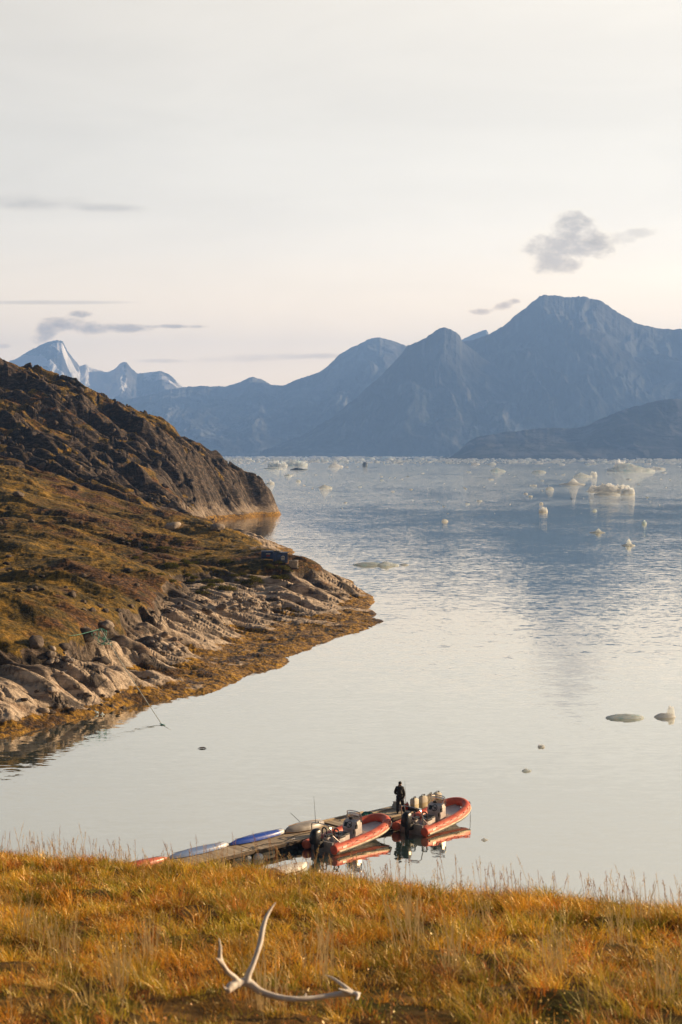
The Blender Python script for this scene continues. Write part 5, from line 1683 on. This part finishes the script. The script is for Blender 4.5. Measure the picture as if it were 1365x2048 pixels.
# ------------------------------------------------------------------ icebergs
def build_ice():
    m, t = mat_new("glacier_ice")
    tc = t.n('ShaderNodeTexCoord').outputs['Object']
    geo = t.n('ShaderNodeNewGeometry')
    oi = t.n('ShaderNodeObjectInfo').outputs['Random']
    n = t.noise(tc, 2.5, 6, 0.6)
    c = t.ramp(t.math('ADD', t.math('MULTIPLY', n, 0.8), t.math('MULTIPLY', oi, 0.2)), [(0.3, (0.62, 0.85, 0.92)), (0.42, (0.92, 0.97, 1.0)), (0.6, (0.98, 0.99, 1.0))])
    bp = t.n('ShaderNodeBump', {'Height': t.noise(tc, 5, 6, 0.65), 'Strength': 0.7, 'Distance': 0.08})
    pb = t.n('ShaderNodeBsdfPrincipled', {'Base Color': c, 'Roughness': 0.45, 'Normal': bp.outputs[0]})
    tb = t.n('ShaderNodeBsdfTranslucent', {'Color': c})
    mat_out(t, t.n('ShaderNodeMixShader', {0: 0.72, 1: pb.outputs[0], 2: tb.outputs[0]}).outputs[0])
    dm = simple_mat("dirty_ice", (0.10, 0.13, 0.14), 0.5, var=0.6, scale=3)

    def ice_mesh(seed, kind, sub=4, mat=m):
        """unit iceberg: half width 1 along x, height about 1, waterline at z=0"""
        bm = bmesh.new()
        bmesh.ops.create_icosphere(bm, subdivisions=sub, radius=1.0)
        rng = np.random.RandomState(seed)
        co = np.array([v.co[:] for v in bm.verts])
        x, y, z = co.T
        if kind == 'crag':
            h = 0.5 + 0.75 * fbm(x * 2.6 + seed, y * 2.6, 5, 0.68, seed, ridged=True) + 0.35 * fbm(x * 1.1 + seed * 3, y, 2, 0.5, seed + 1)
            f1, f2, idn = worley(x * 3.2 + seed, y * 3.2, seed)
            h = h + (idn - 0.5) * 0.8 - 0.25 * np.exp(-((f1 - 0.5) / 0.1) ** 2)
        elif kind == 'slab':
            h = 0.75 + 0.25 * fbm(x * 2 + seed, y * 2, 3, 0.5, seed)
        elif kind == 'boss':
            h = 0.22 + 0.9 * np.exp(-((x - 0.1) ** 2 + y * y) / 0.10) + 0.1 * fbm(x * 3 + seed, y * 3, 3, 0.5, seed)
        elif kind == 'ridge':
            h = 0.35 + 0.6 * np.clip(1 - np.abs(x + 0.2) * 1.3, 0, 1) + 0.35 * fbm(x * 2.5 + seed, y * 2.5, 4, 0.6, seed, ridged=True)
        else:
            h = 1.0 + 0.3 * fbm(x * 1.5 + seed, y * 1.5 + z, 3, 0.5, seed)
        h = np.clip(h, 0.12, 1.6)
        zz = np.where(z > -0.15, np.maximum(z + 0.15, 0) ** (1.25 if kind == 'slab' else 0.6) * h, z * 0.35)
        ang = np.arctan2(y, x)
        rr = 1 + 0.22 * fbm(np.cos(ang) * 1.3 + seed, np.sin(ang) * 1.3, 3, 0.6, seed + 7) + 0.10 * fbm(x * 5 + seed, y * 5 + z * 4, 3, 0.5, seed + 2)
        co = np.stack([x * rr, y * rr, zz - 0.05], 1)
        co = co + 0.03 * np.stack([fbm(x * 6 + z * 5, y * 6, 2, .5, seed + 3), fbm(x * 6, y * 6 + z * 5, 2, .5, seed + 4), 0 * x], 1)
        co[:, 0] /= np.abs(co[:, 0]).max(); co[:, 2] /= co[:, 2].max()
        for v, c_ in zip(bm.verts, co): v.co = c_
        me = bpy.data.meshes.new("iceberg")
        bm.to_mesh(me); bm.free()
        me.polygons.foreach_set('use_smooth', np.zeros(len(me.polygons), dtype=bool) if kind in ('crag', 'ridge', 'boss') else np.ones(len(me.polygons), dtype=bool))
        me.materials.append(mat)
        return me
    rng = random.Random(12)

    def put(me, px, py, wpx, hpx, label, group=None, name="iceberg", depth=0.8, rz=0.0, cat="iceberg"):
        d = CAMZ * F / (py - HY)
        o = link(bpy.data.objects.new(name, me))
        w = wpx / F * d / 2; h = hpx / F * d
        o.location = ((px - CX) / F * d, d, 0)
        o.scale = (w, w * depth, h)
        o.rotation_euler = (0, 0, rz)
        tag(o, label, cat, group)
        return o
    named = [
        ('crag', 1218, 983, 84, 18, "large craggy pale blue iceberg, biggest on the right side of the fjord", .6),
        ('crag', 1256, 988, 30, 17, "upright sunlit ice block at the right end of the largest craggy iceberg", .6),
        ('slab', 1214, 990, 54, 6, "flat ice ledge floating in front of the largest craggy iceberg", .5),
        ('ridge', 1262, 943, 96, 17, "long low iceberg below the dark ridge at the right, dark waterline", .5),
        ('crag', 1241, 938, 26, 20, "rounded dark-shaded ice dome standing on the long low iceberg", .8),
        ('ridge', 1166, 954, 38, 9, "rounded ice hump left of the long low iceberg", .6),
        ('crag', 1188, 952, 14, 10, "small upright ice stump right of the rounded ice hump", .8),
        ('boss', 1145, 969, 54, 12, "low ice floe with one raised lump left of the largest iceberg", .5),
        ('slab', 1100, 979, 18, 6, "small cream ice chip left of the low lumpy floe", .6),
        ('crag', 1087, 1023, 18, 10, "small jagged ice piece alone in the blue reflection", .8),
        ('crag', 1083, 1008, 8, 4, "tiny ice chip just behind the jagged piece in the blue reflection", .8),
        ('boss', 1196, 1065, 32, 8, "small flat ice piece in the blue reflection, below the tiny chip", .5),
        ('boss', 1257, 1091, 28, 14, "small ice piece with a raised left end, near the right edge", .5),
        ('crag', 1289, 1048, 10, 8, "tiny upright ice piece near the right edge", .8),
        ('slab', 1190, 1022, 10, 4, "tiny flat ice chip in the middle of the blue reflection", .7),
        ('slab', 890, 1043, 14, 5, "tiny ice chip alone in the middle of the fjord", .7),
        ('ridge', 997, 943, 32, 8, "pale low ice piece in the centre right of the ice field", .6),
        ('slab', 1078, 945, 30, 5, "thin flat floe in front of the dark ridge", .6),
        ('crag', 590, 932, 52, 14, "big pale craggy iceberg left in the field, beside the headland", .6),
        ('crag', 556, 933, 40, 13, "grey shaded iceberg nearest the headland in the left ice group", .6),
        ('ridge', 598, 940, 36, 5, "dark flat iceberg in front of the left ice group", .5),
        ('slab', 546, 938, 40, 4, "thin floe in front of the grey iceberg by the headland", .6),
        ('crag', 541, 968, 17, 8, "small ice piece just off the headland's cliff", .8),
        ('slab', 577, 952, 17, 4, "flat ice chip between the cliff and the left ice group", .7),
        ('slab', 597, 963, 10, 4, "tiny ice chip right of the cliff", .7),
        ('ridge', 652, 976, 28, 7, "small low ice piece in open water right of the headland cliff", .6),
        ('ridge', 672, 934, 30, 9, "pale floe right of the left ice group", .6),
        ('crag', 730, 933, 10, 11, "small upright dark-topped ice pillar in the middle of the field", .8),
        ('slab', 738, 1130, 66, 6, "long flat floe in front of the point, left half, pale and low", .28),
        ('ridge', 776, 1131, 46, 9, "raised white right end of the long flat floe near the point", .3),
        ('slab', 809, 1130, 18, 3, "thin ice sliver right of the long flat floe near the point", .6),
        ('crag', 1312, 939, 40, 6, "low pale ice at the far right edge of the field", .6),
    ]
    for i, (k, px, py, w, h, lab, dep) in enumerate(named):
        mat = dm if 'dark flat' in lab or 'dark-topped' in lab else m
        put(ice_mesh(100 + i, k, 5 if w > 30 else 4, mat), px, py, w, h, lab, depth=dep, rz=0.0)
    # near floes, smooth and water-worn
    o = put(ice_mesh(201, 'slab', 5), 1251, 1436, 80, 9, "smooth long grey-white floe in the calm water at the right", depth=0.22)
    o = put(ice_mesh(202, 'slab', 5), 1331, 1434, 46, 9, "smooth low floe at the right edge carrying an upright ice knob", depth=0.35)
    o = put(ice_mesh(203, 'whole', 5), 1342, 1431, 15, 20, "upright worn ice knob on the low floe at the right edge", depth=0.8)
    o = put(ice_mesh(204, 'crag', 4), 1083, 1494, 15, 6, "tiny sunlit ice scrap in calm water above the right hand boat", depth=0.6)
    o = put(ice_mesh(205, 'ridge', 4), 1054, 1542, 20, 5, "thin cream ice scrap floating nearest the outer boat", depth=0.5)
    o = put(ice_mesh(206, 'ridge', 4), 970, 1680, 14, 4, "tiny ice scrap close to the outer boat's bow and the grass", depth=0.6)
    o = put(ice_mesh(207, 'crag', 4), 192, 1428, 11, 7, "white ice scrap by the seaweed shore, left one of two", depth=0.6)
    o = put(ice_mesh(208, 'boss', 4), 205, 1429, 10, 5, "white ice scrap by the seaweed shore, right one of two", depth=0.6)
    # the crowded field at the far side
    protos = [ice_mesh(300 + i, k, 3) for i, k in enumerate(['crag', 'crag', 'ridge', 'boss', 'slab', 'crag', 'ridge', 'slab', 'crag', 'boss'])]
    dprot = [ice_mesh(330 + i, k, 3, dm) for i, k in enumerate(['crag', 'ridge'])]
    for i in range(262):
        q = rng.random()
        py = 914.6 + 15 * q ** 2.6 if i % 7 else rng.uniform(925, 1010)
        px = rng.uniform(455, 1400)
        d = CAMZ * F / (py - HY)
        w = d * rng.uniform(0.0011, 0.0042) * rng.uniform(0.6, 1.1)
        h = w * rng.uniform(0.22, 0.5)
        if i % 7 == 0: w = d * rng.uniform(0.0008, 0.002); h = w * 0.4
        h = min(h, 7)
        me = rng.choice(dprot) if rng.random() < 0.05 else rng.choice(protos)
        o = link(bpy.data.objects.new("iceberg", me))
        o.location = ((px - CX) / F * d, d, 0)
        o.scale = (w, w * rng.uniform(0.5, 1), h)
        o.rotation_euler = (0, 0, rng.uniform(-0.5, 0.5) + (math.pi if rng.random() < 0.5 else 0))
        near = py > 938
        tag(o, "small scattered ice scrap in open water before the ice field" if near else "drift ice in the crowded white field across the fjord", "iceberg",
            "ice scraps before the field" if near else "drift ice crowded along the far shore")
    # brash: countless crumbs between the floes
    r = np.random.RandomState(5)
    n = 6500
    py = np.where(r.uniform(0, 1, n) < 0.95, 913.6 + 14 * r.uniform(0, 1, n) ** 2.4, 924 + 110 * r.uniform(0, 1, n) ** 2.4)
    px = r.uniform(440, 1420, n)
    cl = fbm(px / 60, py / 5, 3, 0.6, 9)
    k = (cl + r.uniform(-0.5, 0.3, n)) > -0.05
    py, px = py[k], px[k]; n = len(px)
    d = CAMZ * F / (py - HY)
    x = (px - CX) / F * d
    w = d * r.uniform(0.0003, 0.0010, n) * np.where(py < 925, 1.6, 0.9); h = w * r.uniform(0.25, 0.6, n)
    P5 = np.stack([np.stack([x - w, d, -0.1 + 0 * x], 1), np.stack([x + w * .2, d - w * .7, -0.1 + 0 * x], 1), np.stack([x + w, d + w * .2, -0.1 + 0 * x], 1), np.stack([x, d + w * .8, -0.1 + 0 * x], 1),
                   np.stack([x - w * r.uniform(0, .5, n), d, h], 1), np.stack([x + w * r.uniform(0.2, .6, n), d + w * .1, h * r.uniform(.5, 1, n)], 1)], 1)
    b0 = (np.arange(n) * 6)[:, None]
    tr = np.concatenate([b0 + [[0, 1, 4]], b0 + [[1, 5, 4]], b0 + [[1, 2, 5]], b0 + [[2, 3, 5]], b0 + [[3, 4, 5]], b0 + [[3, 0, 4]]], 0)
    o = mesh_np("brash_ice", P5.reshape(-1, 3), tris=tr, mat=m, smooth=False)
    tag(o, "crumbs of brash ice strewn over the far water", "brash ice", kind="stuff")


build_ice()


# ------------------------------------------------------------------ foreground meadow
def crest(x):
    return np.interp(x, [-12, -4.1, -2.2, -0.2, 1.0, 2.8, 8], [20.9, 19.9, 18.2, 17.1, 15.5, 14.0, 13.0])


def meadow_h(x, y):
    z = 18.65 - 0.186 * np.maximum(y, 0) - 0.05 * np.minimum(y, 0)
    yc = crest(x)
    k = (y - yc) / 1.0
    z = z - 0.27 * np.where(k > 20, k, np.log1p(np.exp(np.minimum(k, 20)))) * 1.0
    z = z + 0.15 * fbm(x / 1.6, y / 1.6, 3, 0.5, 301) + 0.05 * fbm(x / 0.5, y / 0.5, 3, 0.5, 302)
    return np.maximum(z, -3.0)


def build_meadow():
    x = np.concatenate([np.linspace(-60, -7, 60), np.linspace(-6.8, 6.8, 260), np.linspace(7, 60, 60)])
    y = np.concatenate([np.linspace(-15, 4, 40), np.linspace(4.1, 24, 380), np.linspace(24.3, 62, 90)])
    X, Y = np.meshgrid(x, y)
    Z = meadow_h(X, Y)
    m, t = mat_new("meadow_soil")
    pos = t.n('ShaderNodeNewGeometry').outputs['Position']
    n = t.noise(pos, 6, 7, 0.65)
    n2 = t.noise(pos, 0.9, 4, 0.6)
    c = t.ramp(n, [(0.3, (0.03, 0.018, 0.008)), (0.5, (0.10, 0.055, 0.015)), (0.7, (0.22, 0.12, 0.03))])
    c = t.mix(t.smooth(n2, 0.5, 0.65), c, (0.06, 0.055, 0.012, 1))
    mat_out(t, t.n('ShaderNodeBsdfPrincipled', {'Base Color': c, 'Roughness': 0.95, 'Specular IOR Level': 0.1, 'Normal': t.n('ShaderNodeBump', {'Height': n, 'Strength': 1.0, 'Distance': 0.04}).outputs[0]}).outputs[0])
    o = mesh_np("meadow_ground", np.stack([X, Y, Z], -1).reshape(-1, 3), quads=grid_quads(*X.shape), mat=m)
    tag(o, "sloping meadow ground in front", kind="structure")

    def open_spot(x, y):
        # trampled short grass round the antler
        return 1 - 0.62 * np.exp(-(((x + 0.30) / 0.75) ** 4 + ((y - 7.6) / 0.75) ** 4))
    # ---- grass
    gm, t = mat_new("meadow_grass")
    a = t.n('ShaderNodeAttribute', attribute_name='Col').outputs['Color']
    d = t.n('ShaderNodeBsdfDiffuse', {'Color': a})
    tr = t.n('ShaderNodeBsdfTranslucent', {'Color': a})
    gl = t.n('ShaderNodeBsdfGlossy', {'Color': (1, 0.85, 0.6, 1), 'Roughness': 0.4})
    mx = t.n('ShaderNodeMixShader', {0: 0.42, 1: d.outputs[0], 2: tr.outputs[0]})
    mx = t.n('ShaderNodeMixShader', {0: 0.05, 1: mx.outputs[0], 2: gl.outputs[0]})
    mat_out(t, mx.outputs[0])
    rng = np.random.RandomState(77)
    NT_ = 8500
    # tuft centres, thinned outside the view
    ty = 5.0 + (23.2 - 5.0) * rng.uniform(0, 1, NT_ * 2) ** 0.85
    tx = rng.uniform(-1, 1, NT_ * 2) * (0.262 * ty + 1.9)
    keep = rng.uniform(0, 1, NT_ * 2) < np.clip((ty / 14.0), 0.42, 1) * np.clip(0.75 + 1.6 * fbm(tx / 0.45, ty / 0.6, 3, 0.6, 315), 0.12, 1)
    tx, ty = tx[keep][:NT_], ty[keep][:NT_]
    n_t = len(tx)
    pat = fbm(tx / 1.6, ty / 1.6, 4, 0.6, 311)
    pat2 = fbm(tx / 0.7 + 9, ty / 0.7, 3, 0.6, 312)
    pat3 = fbm(tx / 2.6 + 3, ty / 2.6, 3, 0.6, 313)
    cols = np.array([[0.72, 0.41, 0.045], [0.48, 0.37, 0.035], [0.76, 0.34, 0.035], [0.52, 0.18, 0.03], [0.24, 0.22, 0.02], [0.74, 0.52, 0.18]])
    # weights by patch: gold, yellow-green, orange, rust, green, pale straw
    wts = np.stack([1.0 + 0 * pat, 0.7 + 2.2 * np.clip(pat, -0.3, 1), 0.7 - 1.6 * pat, 0.35 + 2.2 * np.clip(-pat3, 0, 1), 0.35 + 2.4 * np.clip(pat2, 0, 1), 0.10 + 0.4 * np.clip(-pat2, 0, 1)], 1)
    wts = np.clip(wts, 0.03, None); wts /= wts.sum(1)[:, None]
    cum = wts.cumsum(1)
    kind = (rng.uniform(0, 1, n_t)[:, None] > cum).sum(1).clip(0, 5)
    tcol = cols[kind] * rng.uniform(0.75, 1.2, n_t)[:, None]
    th = 0.86 * (0.15 + 0.08 * rng.uniform(-1, 1, n_t) + 0.12 * pat2) * (1 + 0.25 * (kind == 5))
    nb = rng.randint(30, 52, n_t)
    idx = np.repeat(np.arange(n_t), nb)
    N = len(idx)
    ang = rng.uniform(0, 2 * np.pi, N); rad = np.abs(rng.normal(0, 1, N)) * 0.055
    bx = tx[idx] + np.cos(ang) * rad; by = ty[idx] + np.sin(ang) * rad
    h = np.clip(th[idx] * rng.uniform(0.45, 1.25, N), 0.05, 0.42) * open_spot(bx, by)
    lean = rng.uniform(0.15, 1.1, N) * h
    la = ang + rng.normal(0, 0.7, N)
    wind = np.array([-0.10, 0.03])
    lx = np.cos(la) * lean + wind[0] * h * 2; ly = np.sin(la) * lean + wind[1] * h
    bz = meadow_h(bx, by) - 0.015
    wdt = rng.uniform(0.0014, 0.0030, N) * np.clip(by / 11, 0.75, 1.3)
    fa = rng.uniform(0, np.pi, N)
    sx, sy = np.cos(fa) * wdt, np.sin(fa) * wdt
    ts = np.array([0.0, 0.4, 0.75, 1.0])
    ws = np.array([1.0, 0.9, 0.6, 0.0])
    verts = np.empty((N, 7, 3), np.float32)
    vi = 0
    for k, (tt, wk) in enumerate(zip(ts, ws)):
        px = bx + lx * tt ** 1.8; py = by + ly * tt ** 1.8; pz = bz + h * tt * (1 - 0.18 * tt)
        if k < 3:
            verts[:, vi] = np.stack([px - sx * wk, py - sy * wk, pz], 1); verts[:, vi + 1] = np.stack([px + sx * wk, py + sy * wk, pz], 1); vi += 2
        else:
            verts[:, vi] = np.stack([px, py, pz], 1)
    b = (np.arange(N) * 7)[:, None]
    quads = np.concatenate([b + np.array([[0, 1, 3, 2]]), b + np.array([[2, 3, 5, 4]])], 0)
    tris = b + np.array([[4, 5, 6]])
    dk_ = np.clip(1 + 1.1 * fbm(tx / 0.9 + 31, ty / 0.9, 3, 0.6, 317), 0.45, 1.25)
    bc = tcol[idx] * rng.uniform(0.5, 1.35, N)[:, None] * dk_[idx][:, None]
    bc = np.where(rng.uniform(0, 1, N)[:, None] < 0.08, np.array([[0.70, 0.47, 0.15]]), bc)
    vc = np.repeat(bc[:, None, :], 7, 1)
    vc[:, 6] *= np.array([1.15, 1.0, 0.9])     # withered tips
    o = mesh_np("meadow_grass", verts.reshape(-1, 3), quads=quads, tris=tris, mat=gm)
    attr_col(o, 'Col', np.clip(vc.reshape(-1, 3), 0, 0.9))
    tag(o, "golden and olive autumn grass covering the near slope", "grass", kind="stuff")

    # ---- bleached stalk clumps, each one countable
    crng = np.random.RandomState(31)
    for px_, py_ in ((250, 1985), (300, 1930), (825, 1905), (815, 1870), (1240, 1890), (1290, 1860), (130, 1935), (905, 1945), (1110, 1960), (520, 2020), (960, 1880), (650, 1960), (1330, 2005), (60, 1880)):
        dd = np.linspace(5.2, 20, 500)
        gx = (px_ - CX) / F * dd
        i_ = np.nonzero(CAMZ - (py_ - HY) / F * dd <= meadow_h(gx, dd))[0][0]
        x0, y0 = gx[i_], dd[i_]
        nst = 26
        ax = x0 + crng.normal(0, 0.06, nst); ay = y0 + crng.normal(0, 0.06, nst); az = meadow_h(ax, ay) - 0.01
        hh_ = crng.uniform(0.22, 0.42, nst); lx2 = crng.normal(-0.02, 0.05, nst); w2 = crng.uniform(0.0014, 0.0028, nst)
        vv = np.empty((nst, 6, 3))
        for q, tt in enumerate((0, 0.55, 1.0)):
            cx_ = ax + lx2 * tt ** 1.6; cz_ = az + hh_ * tt
            wq = w2 * (1.0, 1.0, 0.5)[q]
            vv[:, 2 * q] = np.stack([cx_ - wq, ay, cz_], 1); vv[:, 2 * q + 1] = np.stack([cx_ + wq, ay, cz_], 1)
        b_ = (np.arange(nst) * 6)[:, None]
        o = mesh_np("dry_grass_tuft", vv.reshape(-1, 3), quads=np.concatenate([b_ + [[0, 1, 3, 2]], b_ + [[2, 3, 5, 4]]], 0), mat=gm, smooth=False)
        attr_col(o, 'Col', np.repeat(np.array([[0.70, 0.52, 0.26]]) * crng.uniform(0.6, 1.1, nst)[:, None], 6, 0))
        tag(o, "tuft of bleached upright stalks standing in the golden grass", "grass tuft", "bleached stalk tufts in the meadow")

    # ---- low leafy cover among the grass
    n = 52000
    ly_ = 5.0 + 16 * rng.uniform(0, 1, n) ** 0.85
    lx_ = rng.uniform(-1, 1, n) * (0.262 * ly_ + 1.2)
    cl = fbm(lx_ / 0.5, ly_ / 0.5, 3, 0.6, 321)
    k = cl + rng.uniform(-0.25, 0.25, n) > 0.02
    lx_, ly_ = lx_[k], ly_[k]; n = len(lx_)
    c0 = np.stack([lx_, ly_, meadow_h(lx_, ly_) + rng.uniform(0.01, 0.13, n)], 1)
    a_ = rng.normal(size=(n, 3)); a_ /= np.linalg.norm(a_, axis=1)[:, None]
    b_ = np.cross(a_, rng.normal(size=(n, 3))); b_ /= np.linalg.norm(b_, axis=1)[:, None]
    s = rng.uniform(0.005, 0.012, n)[:, None]
    V = np.stack([c0 - a_ * s, c0 - b_ * s * 0.6, c0 + a_ * s, c0 + b_ * s * 0.6], 1).reshape(-1, 3)
    lc = np.array([[0.50, 0.30, 0.06], [0.45, 0.16, 0.04], [0.24, 0.22, 0.04], [0.58, 0.44, 0.18], [0.14, 0.06, 0.03]])[rng.randint(0, 5, n)] * rng.uniform(0.7, 1.2, n)[:, None]
    o = mesh_np("ground_leaves", V, quads=np.arange(n * 4).reshape(-1, 4), mat=gm, smooth=False)
    attr_col(o, 'Col', np.repeat(lc, 4, 0))
    tag(o, "small golden and rusty leaves of low plants between the grass", "ground cover", kind="stuff")

    # ---- tall flowering stems with seed heads, most along the brow of the slope
    n = 1800
    xx = rng.uniform(-6.0, 5.2, n)
    off = np.where(rng.uniform(0, 1, n) < 0.62, rng.normal(0.2, 1.1, n), rng.uniform(-11, 0, n))
    yy = crest(xx) + off
    cl = fbm(xx / 0.55, yy / 0.9, 3, 0.6, 331)
    k = (yy > 5.4) & (cl + rng.uniform(-0.3, 0.3, n) > -0.02)
    xx, yy = xx[k], yy[k]; n = len(xx)
    hh = rng.uniform(0.20, 0.42, n) * rng.uniform(0.8, 1.15, n) * (1 + 0.25 * fbm(xx / 0.8, yy / 0.8, 2, 0.5, 332))
    zz = meadow_h(xx, yy) - 0.01
    dx = rng.normal(-0.03, 0.05, n) * hh * 2; dy = rng.normal(0, 0.05, n) * hh * 2
    V, Q, T, Cc = [], [], [], []
    base = 0
    w = 0.0011 * np.clip(yy / 10, 0.9, 1.6)
    pale = rng.uniform(0, 1, n) < 0.45
    scol = np.where(pale[:, None], np.array([[0.55, 0.40, 0.20]]), np.array([[0.34, 0.20, 0.10]]))
    hcol = np.where(pale[:, None], np.array([[0.60, 0.42, 0.22]]), np.array([[0.30, 0.15, 0.09]])) * rng.uniform(0.7, 1.2, n)[:, None]
    st = np.empty((n, 6, 3))
    for q, tt in enumerate((0, 0.5, 1.0)):
        cx_ = xx + dx * tt ** 2; cy_ = yy + dy * tt ** 2; cz_ = zz + hh * tt
        st[:, 2 * q] = np.stack([cx_ - w, cy_ + w * 0.3, cz_], 1); st[:, 2 * q + 1] = np.stack([cx_ + w, cy_ - w * 0.3, cz_], 1)
    b = (np.arange(n) * 6)[:, None]
    V.append(st.reshape(-1, 3)); Q.append(np.concatenate([b + [[0, 1, 3, 2]], b + [[2, 3, 5, 4]]], 0)); Cc.append(np.repeat(scol, 6, 0))
    base = n * 6
    # spikelets
    ns = 11
    for q in range(ns):
        tt = 0.80 + 0.24 * q / (ns - 1)
        loose = rng.uniform(0, 1, n) < 0.4
        spread = np.where(loose, 0.016, 0.0035) * (1.25 - q / ns)
        an = rng.uniform(0, 6.28, n)
        cx_ = xx + dx * tt ** 2 + np.cos(an) * spread; cy_ = yy + dy * tt ** 2 + np.sin(an) * spread; cz_ = zz + hh * tt + rng.uniform(-0.004, 0.004, n)
        sw = 0.0032 * (1.1 - 0.5 * q / ns); sh = 0.009
        an2 = rng.uniform(0, 3.14, n)
        ux, uy = np.cos(an2) * sw, np.sin(an2) * sw
        sp = np.stack([np.stack([cx_ - ux, cy_ - uy, cz_], 1), np.stack([cx_, cy_, cz_ - sh], 1), np.stack([cx_ + ux, cy_ + uy, cz_], 1), np.stack([cx_ + ux * .2, cy_ + uy * .2, cz_ + sh], 1)], 1)
        V.append(sp.reshape(-1, 3)); Q.append(base + np.arange(n * 4).reshape(-1, 4)); Cc.append(np.repeat(hcol, 4, 0))
        base += n * 4
    o = mesh_np("seed_head_grass", np.concatenate(V), quads=np.concatenate(Q), mat=gm, smooth=False)
    attr_col(o, 'Col', np.concatenate(Cc))
    tag(o, "tall dry grass stems with seed heads along the brow of the slope", "grass", kind="stuff")


build_meadow()


def build_antler():
    m, t = mat_new("bleached_antler")
    tc = t.n('ShaderNodeNewGeometry').outputs['Position']
    n = t.noise(tc, 18, 6, 0.6)
    n2 = t.noise(t.n('ShaderNodeMapping', {'Vector': tc, 'Scale': (1, 1, 0.4)}).outputs[0], 5, 4, 0.6)
    c = t.ramp(t.math('ADD', t.math('MULTIPLY', n, 0.4), t.math('MULTIPLY', n2, 0.6)), [(0.3, (0.34, 0.26, 0.20)), (0.42, (0.60, 0.53, 0.47)), (0.62, (0.80, 0.76, 0.71))])
    mat_out(t, t.n('ShaderNodeBsdfPrincipled', {'Base Color': c, 'Roughness': 0.6, 'Normal': t.n('ShaderNodeBump', {'Height': n, 'Strength': 0.25, 'Distance': 0.005}).outputs[0]}).outputs[0])

    def pts(l): return [PD(px, py, d) for px, py, d in l]
    D = 8.0
    mb = MB()
    def lim(l, r, n=10, flat=(1, 1)):
        p = spline(pts(l), 6)
        mb.tube(p, [q * 0.86 for q in interp_list(r, 6)], n, flat=flat)
    lim([(455, 1984, D - .08), (462, 1974, D - .04), (478, 1966, D), (498, 1966, D + .02), (522, 1983, D), (556, 1994, D - .02), (590, 1998, D - .03), (630, 1996, D), (668, 1990, D + .03), (695, 1987, D + .04), (722, 1987, D + .03)],
        [0.016, 0.030, 0.026, 0.027, 0.022, 0.019, 0.017, 0.016, 0.017, 0.021, 0.008], 12)
    lim([(480, 1968, D), (470, 1955, D - .02), (456, 1944, D - .04), (445, 1928, D - .05), (440, 1912, D - .05), (441, 1895, D - .04), (438, 1875, D - .03)], [0.020, 0.017, 0.016, 0.017, 0.016, 0.012, 0.004])
    lim([(446, 1932, D - .05), (438, 1922, D - .07), (430, 1914, D - .08)], [0.013, 0.010, 0.003])
    lim([(493, 1967, D + .01), (497, 1950, D + .03), (506, 1930, D + .06), (515, 1905, D + .10), (521, 1885, D + .14), (525, 1862, D + .18), (531, 1840, D + .22), (541, 1820, D + .26), (554, 1802, D + .30)], [0.024, 0.022, 0.018, 0.017, 0.019, 0.018, 0.015, 0.011, 0.003])
    lim([(705, 1986, D + .04), (692, 1975, D + .05), (680, 1966, D + .07), (665, 1956, D + .10), (648, 1948, D + .13)], [0.018, 0.014, 0.012, 0.009, 0.003])
    lim([(702, 1987, D + .03), (690, 1982, D + .02), (676, 1977, D)], [0.016, 0.012, 0.004])
    lim([(612, 1997, D), (611, 1990, D + .01), (613, 1984, D + .02)], [0.009, 0.008, 0.003])
    lim([(712, 1987, D + .03), (717, 1992, D), (712, 2000, D - .03)], [0.014, 0.012, 0.008])
    lim([(457, 1984, D - .07), (449, 1976, D - .08), (446, 1966, D - .08)], [0.012, 0.008, 0.003])
    mb.torus((0, 0, 0), 0.020, 0.008, Matrix.Translation(PD(479, 1967, D)) @ Matrix.Rotation(math.pi / 2, 4, 'Y'), 14, 6)
    o = mb.build("antler", m)
    rm = o.modifiers.new("fuse", 'REMESH'); rm.mode = 'VOXEL'; rm.voxel_size = 0.005; rm.use_smooth_shade = True
    sm = o.modifiers.new("smooth", 'SMOOTH'); sm.factor = 0.5; sm.iterations = 5
    tag(o, "bleached branching reindeer antler lying in the golden grass", "antler")


build_antler()
